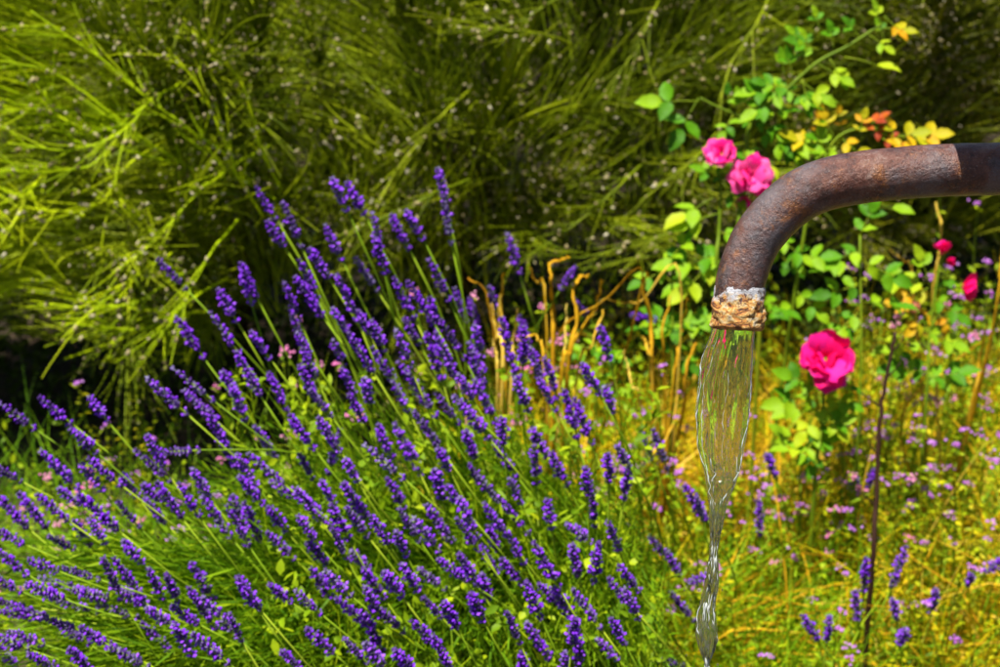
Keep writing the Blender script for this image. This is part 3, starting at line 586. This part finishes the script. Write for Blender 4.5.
mainb = [s for s in cen_ if (s[0] + s[2]) / 2 < 455]; rightb = [s for s in cen_ if (s[0] + s[2]) / 2 >= 455]
rootA = (0.0, 2.36, 0); 
tA = lav_plant('large lavender bush with long violet spikes leaning left, filling the middle of the bed', rootA, mainb)
lav_foliage(tA, 1000, tips((150, 520), lambda x: (np.interp(x, [150, 300, 520], [490, 395, 390]), 720)))
tB = lav_plant('low sprawling lavender bush with nearly flat stalks at the lower left corner', (-.12, 2.22, 0), farl + low)
lav_foliage(tB, 1000, tips((-40, 280), lambda x: (np.interp(x, [0, 280], [535, 520]), 740), (.02, .25)))
tC = lav_plant('lavender bush with upright spikes growing in front of the dry stalks', (.10, 2.5, 0), rightb)
lav_foliage(tC, 750, tips((430, 680), lambda x: (np.interp(x, [430, 560, 680], [400, 450, 560]), 730), (.05, .4)))
N_ = 2600; wx_ = G.uniform(225, 660, N_); wy_ = G.uniform(370, 690, N_); k_ = np.array([noise.noise(Vector((a / 45, b_ / 38, 3))) > .02 for a, b_ in zip(wx_, wy_)]); wx_ = wx_[k_]; wy_ = wy_[k_]; N_ = len(wx_)
wp_ = np.array([tuple(P(a, b_, lav_depth(b_) + R.uniform(.05, .22))) for a, b_ in zip(wx_, wy_)]); mb = MB()
leaflets(mb, wp_, unit(G.normal(size=(N_, 3)) + np.array([0, -.3, .4])), unit(G.normal(size=(N_, 3)) * .6 + np.array([0, -.4, 1])), G.uniform(.008, .022, N_), G.uniform(.004, .011, N_))
blades(mb, wp_ - np.array([0, 0, .06]), updirs(N_, .4, (-.2, 0)), G.uniform(.05, .12, N_), G.uniform(.0012, .0025, N_), G.uniform(.1, 1, N_))
tag(link('weeds', mb.mesh('weeds', M['herb']), kind='stuff'), 'small yellow green weeds growing up through the lavender bush', 'weeds')
lav_plant('sparse lavender behind the big bush with spikes among the straw stalks', (.08, 2.95, 0), back, 2.75)
lav_plant('thin lavender plant with a few spikes just left of the falling water', (.22, 2.62, 0), side_ + [(686,488,708,523),(697,498,703,520),(628,470,625,497),(690,582,708,576)], 2.35)
lav_plant('small lavender sprig with one violet spike right of the falling water', (.36, 3.0, 0), [(759,503,760,540),(767,455,776,478)], 2.6)
lav_plant('short lavender sprig with two violet spikes leaning apart at the bottom edge', (.42, 2.75, 0), [(803,617,820,642),(829,617,827,643)], 2.4)
lav_plant('lavender sprig with a long leaning spike right of the dark stem', (.52, 2.85, 0), [(907,545,890,590),(893,600,897,620),(866,560,864,592),(855,592,858,622)], 2.5)
lav_plant('lavender sprig with a short fat spike near the lower right corner', (.60, 2.8, 0), [(936,590,931,615),(905,630,900,645)], 2.5)
lav_plant('lavender sprig poking in at the right edge of the bed', (.74, 2.85, 0), [(1003,560,985,572),(972,575,967,585)], 2.5)
lav_plant('faded lavender sprig close against the dark stem', (.55, 3.2, 0), [(874,470,868,488),(856,478,850,490)], 2.8)

# ================================================================== ROSES
def leaf_mesh(mat, seed):
    """serrated oval leaflet along +X, 1 long"""
    r = random.Random(seed); n_ = 7; V = []; T = []
    for k in range(n_ + 1):
        u = k / n_; wd = .33 * math.sin(math.pi * min(1, u * .93 + .03)) ** .85 * (1.12 - .45 * u); saw = .022 if k % 2 else -.01
        wd = 0.006 if k in (0, n_) else wd + saw; z = -.10 * u * u + .02 * math.sin(u * 9 + seed)
        V += [(u, -wd, z + wd * .38), (u, 0, z), (u, wd, z + wd * .38)]
    for k in range(n_):
        a = k * 3; T += [(a, a + 1, a + 4), (a, a + 4, a + 3), (a + 1, a + 2, a + 5), (a + 1, a + 5, a + 4)]
    mb = MB(); mb.add(V, T, 0, r.random()); return mb.mesh('leaflet', M[mat])
LM = {k: [leaf_mesh(k, i) for i in range(4)] for k in ('rose_leaf', 'rose_leaf_lime', 'rose_leaf_gold', 'rose_leaf_red')}
def frame(x, z):
    x = x.normalized(); z = (z - x * z.dot(x)).normalized(); y = z.cross(x)
    return Matrix((x, y, z)).transposed().to_quaternion()
def comp_leaf(t, base, d, size, n_=5, mat='rose_leaf', up=None):
    """a compound leaf: the rachis is a part, its leaflets sub-parts"""
    rt = t.location; up = up or Vector((R.gauss(0, .25), -.55 + R.gauss(0, .2), .9)); d = d.normalized(); s = d.cross(up).normalized(); base = Vector(base) - rt
    e = base + d * size * 1.15 - Vector((0, 0, size * .12)); mb = MB(); c = bez(base, base + d * size * .4, base + d * size * .8, e, 6); mb.tube(c, np.linspace(.0011, .0006, 6), 4)
    o = link('leaf', mb.mesh('leaf_rachis', M['cane']), t); sz = size * .85
    link('leaflet', R.choice(LM[mat]), o, e, frame(d, up), sz * 1.05)
    k = 0; prs = (n_ - 1) // 2
    for i in range(prs):
        u = .82 - i * .42; pp = Vector(c[int(u * 5)])
        for sg in (-1, 1):
            dd = (d * .45 + s * sg * .85 + Vector((R.gauss(0, .1),) * 3)).normalized(); link('leaflet', R.choice(LM[mat]), o, pp, frame(dd, up + Vector((R.gauss(0, .2), R.gauss(0, .2), 0))), sz * (.9 - .12 * i))
def petal_mesh(mat, curl, seed):
    V = []; n_ = 6; r = random.Random(seed)
    for i in range(n_ + 1):
        for j in range(n_ + 1):
            u = i / n_; v = (j / n_ - .5) * 2; wd = (.28 + .62 * math.sin(min(1, u * 1.15) * math.pi / 2)) * (1 - .35 * max(0, u - .75) * 4 * abs(v) ** 2) * .62
            x = v * wd; a = u * curl; zz = math.sin(a) / curl if curl else u; yy = (1 - math.cos(a)) / curl
            y = -yy + .42 * x * x + .05 * u * math.sin(v * 5 + seed); rim = .09 * max(0, u - .7) / .3
            V.append((x, y - rim * (1 if curl > 0 else -1) * 0 + .12 * max(0, u - .75), zz + .04 * math.sin(v * 4 + seed * 2) * u))
    T = []
    for i in range(n_):
        for j in range(n_):
            a = i * (n_ + 1) + j; T += [(a, a + 1, a + n_ + 2), (a, a + n_ + 2, a + n_ + 1)]
    mb = MB(); mb.add(V, T, 0, r.random()); return mb.mesh('petal', M[mat])
PM = {m: [[petal_mesh(m, c, 3 * i + k) for k in range(3)] for i, c in enumerate((-.9, -.25, .8))] for m in ('petal_pink', 'petal_magenta', 'petal_pale')}
def bloom(t, pos, axis, r, mat, rings=((4, .12, .72, 0), (5, .3, .82, 0), (6, .5, .9, 0), (7, .75, .98, 0), (6, 1.1, 1.0, 1), (4, 1.6, 1.0, 2)), seed=0):
    """a rose: green hip with sepals (part) and cupped petals (sub-parts)"""
    rr = random.Random(seed); mb = MB(); blobs(mb, np.array([[0, 0, -.1 * r]]), np.array([.28 * r]))
    a = G.uniform(0, 6.28); an = a + np.arange(5) * 1.257; dd = np.stack([np.cos(an), np.sin(an), np.full(5, -.3)], -1); leaflets(mb, dd * .05 * r, unit(dd), np.tile([0, 0, 1.], (5, 1)), np.full(5, r * .6), np.full(5, r * .16))
    o = link('rose_bloom', mb.mesh('rose_hip', M['cane']), t, Vector(pos) - t.location, Vector(axis).normalized().to_track_quat('Z', 'Y'))
    for i, (n_, tilt, sc, kind) in enumerate(rings):
        for k in range(n_):
            az = k * 6.283 / n_ + i * .7 + rr.uniform(-.2, .2); tl = tilt + rr.gauss(0, .2)
            # petal grows along local z, inner face towards the centre (+y is outwards -> rotate)
            q = Quaternion((0, 0, 1), az) @ Quaternion((1, 0, 0), -tl) @ Quaternion((0, 0, 1), 0)
            link('petal', rr.choice(PM[mat][kind]), o, q @ Vector((0, 0, 0)) + Vector((-math.sin(az), math.cos(az), 0)) * r * .06, q, r * sc * rr.uniform(.75, 1.2))
    return o
def cane(t, pts, r0, r1, mat='cane'):
    c = smoothpath([Vector(p) - t.location for p in pts], len(pts) * 5); mb = MB(); mb.tube(c, np.linspace(r0, r1, len(c)), 6, 0, R.random()); link('cane', mb.mesh('cane', M[mat]), t)

DR = 2.8
def rosebush(label, root_px, d):
    p = P(*root_px, d); return thing('rose_bush', label, 'rose', (p.x, p.y, 0), 'rose bushes in the bed')
t1 = rosebush('rose bush with two open pink roses and long arching lime shoots above the pipe bend', (745, 300), DR)
rt1 = t1.location
cane(t1, [rt1, P(735, 300, DR), P(742, 190, DR), P(751, 122, DR), P(778, 98, DR), P(815, 64, DR), P(848, 46, DR), P(882, 24, DR)], .004, .0022)
cane(t1, [P(751, 122, DR), P(735, 114, DR), P(720, 108, DR), P(700, 98, DR)], .0024, .0015)
cane(t1, [rt1 + Vector((-.02, 0, 0)), P(716, 300, DR), P(719, 230, DR), P(722, 168, DR)], .0036, .002)
cane(t1, [rt1 + Vector((.02, 0, 0)), P(760, 320, DR), P(756, 240, DR), P(751, 186, DR)], .0034, .002)
cane(t1, [rt1 + Vector((.03, 0, 0)), P(800, 260, DR), P(815, 190, DR), P(835, 140, DR), P(870, 128, DR), P(905, 138, DR)], .003, .0014)
def dirpx(dx, dy, toward=.0): return Vector((dx, 0, 0)) + UP * (-dy) * 1.0 + Vector((0, -toward, 0)) * math.hypot(dx, dy)
PXM = DR / F
def lf(t, x, y, dx, dy, size_px, n_=5, mat='rose_leaf', d=DR, toward=.2):
    size_px *= .9 if 'gold' in mat or 'red' in mat else 1.08; x += R.gauss(0, 1.5); y += R.gauss(0, 1.5)
    if n_ > 1 and 'lime' not in mat and R.random() < .65: comp_leaf(t, P(x + R.gauss(0, 9), y + R.gauss(0, 9), d + R.uniform(-.02, .10)), dirpx(dx + R.gauss(0, .5), dy + R.gauss(0, .5), toward), size_px * d / F * .9, n_, mat)
    comp_leaf(t, P(x, y, d), dirpx(dx, dy, toward), size_px * d / F, n_, mat)
for a in [(790,86,-1,.05,26,5,'rose_leaf'),(800,82,.6,.35,20,3,'rose_leaf_lime'),(815,66,1,.5,20,3,'rose_leaf_lime'),(845,57,1,.12,26,1,'rose_leaf_lime'),(880,26,1,.0,20,3,'rose_leaf_gold'),(880,26,-.3,-1,14,3,'rose_leaf_lime'),
          (835,48,-.2,-1,15,3,'rose_leaf'),(818,52,-.9,-.4,18,3,'rose_leaf'),(795,80,-.2,-1,17,3,'rose_leaf'),(700,98,-1,-.1,30,3,'rose_leaf'),(727,112,-.1,-1,14,1,'rose_leaf'),(745,116,-.2,-.9,16,3,'rose_leaf'),
          (757,118,.8,.5,18,5,'rose_leaf'),(762,130,1,.6,22,5,'rose_leaf'),(755,140,-.4,.7,16,3,'rose_leaf'),(775,140,.9,.1,24,5,'rose_leaf'),(748,150,.8,.7,20,5,'rose_leaf_lime'),
          (722,178,-1,-.5,18,5,'rose_leaf'),(722,182,.7,.6,18,3,'rose_leaf'),(720,195,-.9,.4,30,3,'rose_leaf_lime'),(718,212,-1,.2,26,3,'rose_leaf_lime'),(715,255,-1,.05,30,7,'rose_leaf'),(712,262,-.7,.5,28,5,'rose_leaf_lime'),
          (716,280,.6,.7,18,5,'rose_leaf'),(820,150,-.9,-.5,26,3,'rose_leaf_gold'),(835,140,-.4,-1,24,3,'rose_leaf_gold'),(845,138,.6,.5,24,5,'rose_leaf_gold'),(830,150,.8,.8,20,3,'rose_leaf_gold'),
          (862,130,.6,-.5,18,5,'rose_leaf_red'),(875,132,.8,.4,18,5,'rose_leaf_red'),(885,140,1,-.3,26,3,'rose_leaf_gold'),(900,138,1,-.2,28,3,'rose_leaf_gold'),(860,200,.8,.1,24,1,'rose_leaf_lime'),
          (775,240,.8,.5,22,5,'rose_leaf'),(790,260,.9,-.2,24,5,'rose_leaf'),(765,300,.8,.3,20,5,'rose_leaf'),(780,215,.7,-.3,20,5,'rose_leaf'),(800,290,.7,.6,20,5,'rose_leaf'),(700,322,-.9,.1,26,7,'rose_leaf'),(640,325,.6,.5,18,5,'rose_leaf')]:
    lf(t1, *a)
for a in [(758,114,.9,-.2,20,5,'rose_leaf'),(768,106,-.6,-.8,18,5,'rose_leaf'),(782,94,.9,.3,20,5,'rose_leaf'),(790,88,-.9,-.3,20,5,'rose_leaf'),(800,78,.2,1,18,3,'rose_leaf'),(808,70,-.3,-1,16,3,'rose_leaf'),(828,58,.5,.8,16,3,'rose_leaf_lime'),(860,38,-.6,-.8,14,3,'rose_leaf'),(868,33,.8,.5,15,3,'rose_leaf_lime'),(735,112,-.5,.8,16,3,'rose_leaf'),(820,170,-.5,-.6,20,5,'rose_leaf_lime'),(812,160,.2,-1,20,5,'rose_leaf'),(840,150,-.8,-.2,18,5,'rose_leaf_lime'),(858,134,.2,-.9,16,5,'rose_leaf_gold'),(900,142,-.3,-.8,18,5,'rose_leaf_gold'),(735,150,-.2,1,18,5,'rose_leaf'),(748,205,.6,.7,20,5,'rose_leaf'),(722,235,.8,.2,20,5,'rose_leaf')]: lf(t1, *a)
bloom(t1, P(722, 155, DR - .02), (-.25, -.8, .75), 15.5 * PXM, 'petal_pink', seed=1)
bloom(t1, P(750, 176, DR - .02), (.15, -.9, .5), 19 * PXM, 'petal_pink', seed=5)
bloom(t1, P(744, 197, DR), (-.1, -.7, -.5), 13 * PXM, 'petal_pink', ((3, .4, 1, 1), (3, .8, 1, 2)), seed=8)
D2 = 2.75
t2 = rosebush('low rose bush with a single full magenta rose right of the falling water', (815, 480), D2)
cane(t2, [t2.location, P(815, 480, D2), P(822, 420, D2), P(825, 365, D2)], .0035, .0022)
for a in [(820,385,-1,-.5,24,5,'rose_leaf'),(815,392,-1,.1,26,5,'rose_leaf'),(822,395,.8,.2,20,5,'rose_leaf'),(820,410,-.6,.8,22,5,'rose_leaf_lime'),(825,402,.6,.8,20,5,'rose_leaf_lime'),(812,450,-.8,-.1,22,3,'rose_leaf_lime'),
          (818,430,.9,-.4,20,5,'rose_leaf'),(825,375,.9,.3,20,3,'rose_leaf'),(815,440,-.2,1,18,5,'rose_leaf')]: lf(t2, *a, d=D2)
bloom(t2, P(825, 360, D2 - .02), (.02, -.85, .6), 24 * D2 / F, 'petal_magenta', ((3, .1, .7, 0), (4, .3, .85, 0), (5, .55, 1.0, 0), (5, .9, 1.05, 1), (4, 1.3, 1.1, 2), (3, 2.0, 1.15, 2)), seed=6)
D3 = 2.85
t3 = rosebush('rose bush with small magenta buds and yellowing leaves below the pipe', (925, 420), D3)
cane(t3, [t3.location, P(925, 420, D3), P(930, 330, D3), P(942, 250, D3)], .003, .0018)
cane(t3, [P(930, 330, D3), P(945, 300, D3), P(962, 290, D3)], .002, .0014)
cane(t3, [P(927, 350, D3), P(918, 330, D3), P(912, 312, D3)], .002, .0014)
bud = ((3, .12, 1.1, 2), (4, .3, 1.1, 2))
bloom(t3, P(943, 252, D3), (-.15, -.35, .9), 12 * D3 / F, 'petal_magenta', bud, seed=11)
bloom(t3, P(948, 262, D3), (.3, -.6, .3), 7 * D3 / F, 'petal_magenta', bud, seed=15)
bloom(t3, P(963, 286, D3), (.7, -.5, -.1), 15 * D3 / F, 'petal_magenta', ((3, .25, 1.1, 2), (4, .5, 1.1, 1)), seed=12)
bloom(t3, P(912, 312, D3), (0, -.35, .9), 11 * D3 / F, 'petal_pale', bud, seed=13)
for a in [(925,285,-1,-.3,26,5,'rose_leaf_lime'),(925,290,-1,.2,26,5,'rose_leaf_gold'),(930,280,-.3,-.8,20,3,'rose_leaf_lime'),(935,300,.8,.5,20,5,'rose_leaf'),(925,330,.9,.3,22,5,'rose_leaf_lime'),(920,340,-1,.1,24,5,'rose_leaf_lime'),
          (930,310,-.8,.6,20,5,'rose_leaf_gold'),(940,265,.6,.6,16,3,'rose_leaf'),(925,370,-.9,-.2,22,5,'rose_leaf'),(928,380,.9,-.3,24,5,'rose_leaf')]: lf(t3, *a, d=D3)
D4 = 2.8
for (lab, rpx, leaves) in [
    ('leafy green rose shoot between the dry stalks and the falling water', (672, 420), [(672,330,-.9,-.1,22,7,'rose_leaf'),(674,322,.9,-.2,22,7,'rose_leaf'),(672,345,.7,.6,18,5,'rose_leaf'),(670,262,.5,-.7,22,7,'rose_leaf'),(668,270,-.9,.3,20,5,'rose_leaf')]),
    ('small green rose shoot between the lavender spikes and the straw', (596, 430), [(596,345,-.8,.3,18,5,'rose_leaf'),(597,350,.8,.2,18,5,'rose_leaf'),(598,378,.9,.4,18,5,'rose_leaf'),(594,372,-.9,.2,18,5,'rose_leaf_lime')]),
    ('dark green rose foliage under the horizontal pipe without any flower', (860, 400), [(860,250,-.8,.2,26,5,'rose_leaf'),(862,262,.8,.3,24,5,'rose_leaf'),(860,285,-.9,.1,24,5,'rose_leaf'),(866,300,.9,0,24,5,'rose_leaf'),(858,315,-.7,.5,24,5,'rose_leaf'),(860,235,.3,-.8,22,5,'rose_leaf')]),
    ('pale round leaved shoot low down right of the water stream', (800, 540), [(800,455,-.5,-.6,22,3,'rose_leaf_lime'),(800,450,.6,-.3,20,3,'rose_leaf_lime')])]:
    p = P(*rpx, D4); t = thing('rose_shoot', lab, 'shoot', (p.x, p.y, 0), 'young rose shoots')
    yy = min(l[1] for l in leaves); cane(t, [t.location, P(rpx[0], rpx[1], D4), P(leaves[0][0], yy, D4)], .0028, .0015)
    for a in leaves: lf(t, *a, d=D4)

# ================================================================== DRY STALKS, STRAWS, DARK STEM
def strap(mb, pts, w0, w1):
    """flat folded dry leaf with a keel"""
    c = smoothpath(pts, len(pts) * 5); c = c + np.cumsum(G.normal(size=c.shape) * .0020, 0) * np.linspace(0, 1, len(c))[:, None]; t_ = unit(np.gradient(c, axis=0)); s_ = unit(np.cross(t_, np.array([0, -1., .2]) + t_ * 0)); nn = np.cross(s_, t_)
    W = np.linspace(w0, w1, len(c))[:, None] * .5 * G.uniform(.65, 1.25, (len(c), 1)); tw = np.sin(np.linspace(0, G.uniform(4, 14), len(c)) + G.uniform(0, 6))[:, None] * .9
    V = np.stack([c - s_ * W + nn * W * (.5 + tw), c, c + s_ * W + nn * W * (.5 - tw), c + nn * W * .2], 1).reshape(-1, 3); T = []
    for k in range(len(c) - 1):
        for a, b_ in ((0, 1), (1, 2), (2, 3), (3, 0)): i0 = k * 4; T += [(i0 + a, i0 + b_, i0 + 4 + b_), (i0 + a, i0 + 4 + b_, i0 + 4 + a)]
    mb.add(V, T, 0, R.random())
def straw_clump(label, root_, items, name='dry_clump', part='dry_leaf', d=2.7, group='clumps of dry leaves', own=False):
    t = thing(name, label, 'dry plant', root_, group); rt = Vector(root_)
    for (pts, w_) in items:
        pp = [P(x, y, d + R.uniform(-.03, .03)) - rt for x, y in pts]; mb = MB(); strap(mb, [Vector((pp[-1].x * own + R.gauss(0, .02), pp[-1].y * own + own * .05 + R.gauss(0, .02), 0))] + pp[::-1], w_ * .85 * d / F, w_ * .4 * d / F); link(part, mb.mesh(part, M['straw']), t)
x0 = P(500, 400, 2.7); straw_clump('clump of upright straw yellow dry leaves behind the lavender', (x0.x, x0.y, 0),
    [([(497, 290), (499, 330), (502, 380)], 6), ([(503, 272), (504, 310), (506, 385)], 5), ([(487, 305), (490, 340), (496, 390)], 5), ([(515, 310), (511, 345), (508, 392)], 4), ([(462, 285), (480, 292), (492, 330), (500, 390)], 4), ([(492, 300), (494, 350), (498, 392)], 3)])
x0 = P(552, 400, 2.72); straw_clump('clump of curled golden dry leaves with hooked tips', (x0.x, x0.y, 0),
    [([(553, 258), (538, 266), (543, 285), (549, 310), (552, 370)], 6), ([(533, 270), (540, 282), (548, 320)], 4), ([(582, 268), (573, 272), (570, 290), (574, 320), (566, 380)], 6), ([(606, 278), (592, 312), (570, 350), (560, 385)], 6), ([(530, 330), (540, 340), (545, 380)], 5), ([(598, 300), (590, 340), (575, 385)], 4), ([(565, 310), (562, 350), (560, 395)], 4), ([(530, 360), (560, 320), (600, 300), (640, 292)], 3)])
x0 = P(660, 420, 2.75); straw_clump('clump of brownish dry leaves left of the falling water', (x0.x, x0.y, 0),
    [([(648, 280), (645, 300), (650, 330), (655, 400)], 7), ([(686, 296), (680, 330), (672, 400)], 5), ([(640, 330), (648, 350), (652, 400)], 6), ([(672, 300), (668, 340), (668, 400)], 4), ([(610, 350), (622, 385), (640, 420)], 4), ([(683, 400), (668, 440), (645, 480)], 5), ([(690, 350), (684, 380), (680, 430)], 5), ([(600, 310), (640, 305), (680, 290)], 3)], d=2.75)
x0 = P(800, 560, 3.0); straw_clump('arching orange straw blades on the ground right of the water', (x0.x, x0.y, 0),
    [([(752, 498), (775, 490), (800, 487), (830, 492), (850, 505), (862, 530)], 4.5), ([(724, 528), (738, 540), (750, 562)], 5), ([(748, 596), (770, 606), (780, 625), (800, 645)], 4), ([(800, 560), (820, 580), (850, 610)], 3.5), ([(762, 560), (790, 550), (820, 548)], 3), ([(800, 415), (775, 400), (752, 388)], 5), ([(764, 440), (760, 470), (754, 492)], 4.5), ([(878, 412), (860, 400), (845, 394)], 4), ([(870, 540), (920, 545), (950, 570)], 3)], part='dry_blade', d=3.0, own=True)
x0 = P(955, 330, 3.0); straw_clump('tall yellow dry blades at the right edge behind the magenta buds', (x0.x, x0.y, 0),
    [([(997, 238), (995, 262), (990, 330)], 6), ([(985, 320), (978, 360), (970, 400)], 4), ([(935, 205), (938, 240), (932, 320)], 5), ([(1003, 335), (950, 372), (900, 430)], 4), ([(896, 245), (905, 258), (915, 300)], 5)], d=2.95)
D5 = 2.55
x0 = P(872, 560, D5); t = thing('dark_stem', 'thin dark brown woody stem standing upright right of the magenta rose', 'stem', (x0.x, x0.y, 0))
mb = MB(); c = smoothpath([Vector((0.0, .0, 0)), P(872, 570, D5) - t.location, P(876, 500, D5) - t.location, P(880, 420, D5) - t.location, P(888, 370, D5) - t.location, P(896, 332, D5) - t.location], 40)
mb.tube(c + G.normal(size=c.shape) * .0006, np.linspace(.0042, .0022, 40), 7); link('stem', mb.mesh('dark_stem', M['twig']), t)
for k in range(5):
    a = c[15 + k * 5]; mb = MB(); s = R.choice([-1, 1]); mb.tube(bez(a, a + np.array([s * .006, 0, .004]), a + np.array([s * .012, 0, .01]), a + np.array([s * R.uniform(.012, .03), 0, .022]), 5), [.0016, .0014, .001, .0008, .0006], 4); link('twig', mb.mesh('dark_twig', M['twig']), t)

# ================================================================== FLOWERING HERBS
def herb_mesh(seed, leafmat, tall):
    r = np.random.default_rng(seed); mb = MB(); tops = []
    for k in range(15):
        a = r.uniform(0, 6.28); rr = r.uniform(.02, .13); h = tall * r.uniform(.6, 1.1); e = np.array([math.cos(a) * rr, math.sin(a) * rr, h]); b0 = np.array([math.cos(a) * .02, math.sin(a) * .02, 0])
        c = bez(b0, b0 + [0, 0, h * .4], e * [.8, .8, .7], e, 9); mb.tube(c, np.linspace(.0014, .0007, 9), 3, 0, r.random(), cap=False); tops.append(e)
        n_ = 19; u = r.uniform(.2, 1, n_); p = np.stack([np.interp(u * 8, np.arange(9), c[:, i]) for i in range(3)], -1); an = r.uniform(0, 6.28, n_)
        d = unit(np.stack([np.cos(an), np.sin(an), r.uniform(-.1, .7, n_)], -1)); leaflets(mb, p, d, np.tile([0, -.2, 1.], (n_, 1)) + r.normal(size=(n_, 3)) * .3, r.uniform(.007, .018, n_), r.uniform(.003, .008, n_), 1)
    return mb.mesh('herb_leaves', [M['cane'], M[leafmat]]), tops
HV = [herb_mesh(i, 'herb' if i % 2 else 'herby', .30) for i in range(6)]
def head_mesh(seed, mat):
    r = np.random.default_rng(seed); mb = MB(); n_ = 8; blobs(mb, r.normal(size=(n_, 3)) * [.0055, .0055, .004], r.uniform(.0018, .0032, n_), 0); return mb.mesh('flower_head', M[mat], False)
HL = [head_mesh(i, 'lilac') for i in range(4)]; HP = [head_mesh(10 + i, 'pinkf') for i in range(3)]
herbs = [(570,405,2.65,1,'green herb between the central lavender spikes and the hooked dry leaves'),(612,440,2.6,3,'leafy green herb just right of the central lavender spikes'),(665,385,2.72,5,'green herb in front of the brownish dry leaves'),
 (830,470,2.9,1,'green herb under the leaves of the magenta rose'),(930,420,2.95,5,'tall green herb behind the lilac florets right of the dark stem'),(880,280,3.1,3,'green herb in the shade behind the horizontal pipe'), # px, py of the flowering top, depth, variant, heads, label
 (905,330,3.0,1,'lilac herb clump below the pale pink rosebud'),(965,300,3.1,3,'lilac herb clump beside the lower magenta bud'),(985,225,3.15,5,'tall violet herb clump against the pipe shadow'),
 (860,320,3.0,0,'yellow green herb clump under the horizontal pipe'),(935,380,2.9,1,'herb clump with scattered lilac florets right of the dark stem top'),(985,400,2.9,2,'yellowish herb clump on the right edge at mid height'),
 (945,440,2.8,3,'herb clump richest in lilac florets, right of the dark stem'),(855,410,2.9,4,'yellow leaved herb clump between magenta rose and dark stem'),(900,470,2.75,2,'gold green herb clump beside the middle of the dark stem'),
 (975,500,2.7,4,'golden herb clump low on the right edge'),(850,500,2.75,5,'herb with pink florets left of the dark stem foot'),(790,500,2.8,3,'green herb under the arching straw blade'),
 (930,560,2.6,0,'golden low herb between two lavender sprigs'),(760,580,2.55,1,'green low herb beside the thin end of the water'),(980,640,2.5,4,'gold herb in the lower right corner'),(850,640,2.45,5,'green herb at the bottom edge below the dark stem'),
 (620,400,2.8,1,'lilac dotted herb right of the central lavender spikes'),(650,480,2.7,0,'yellow herb clump left of the widest part of the water'),(590,460,2.75,2,'yellow green herb just behind the right lavender bush'),(540,350,2.85,3,'pink flowered herb at the foot of the hooked dry leaves'),
 (475,315,2.8,5,'pink flowered herb clump left of the straw leaves'),(300,360,2.75,1,'pink flowered herb showing through the lavender stalks'),(75,490,2.7,3,'lime herb with a pink tuft among the far left spikes'),(180,480,2.75,5,'small lime herb between the left lavender stalks'),
 (120,412,3.0,4,'golden leaved herb in the shade under the broom'),(690,420,2.85,2,'yellow herb behind the upper water stream'),(10,540,2.6,1,'pink dotted herb at the left edge'),(700,560,2.6,4,'gold herb left of the thin end of the water')]
pinks = ('pink',)
for (x, y, d, v, lab) in herbs:
    tp = P(x, y, d); t = thing('flowering_herb', lab, 'herb', (tp.x, tp.y, 0), 'flowering herbs between the roses and lavender'); me, tops = HV[v]
    sc = max(.5, (tp.z + .02) / .31); az = R.uniform(0, 6.28); q = Quaternion((0, 0, 1), az)
    link('foliage', me, t, (0, 0, 0), q, (1.0, 1.0, sc), kind='stuff')
    hs = HP if 'pink' in lab else HL; few = 'gold' in lab or 'yellow' in lab
    for k, e in enumerate(tops):
        if (few or d < 2.7) and k % 3: continue
        pp = q @ Vector(e); pp.z *= sc; link('flower_head', R.choice(hs), t, pp + Vector((0, 0, .003)), Quaternion((0, 0, 1), R.uniform(0, 6)), R.uniform(.7, 1.15))
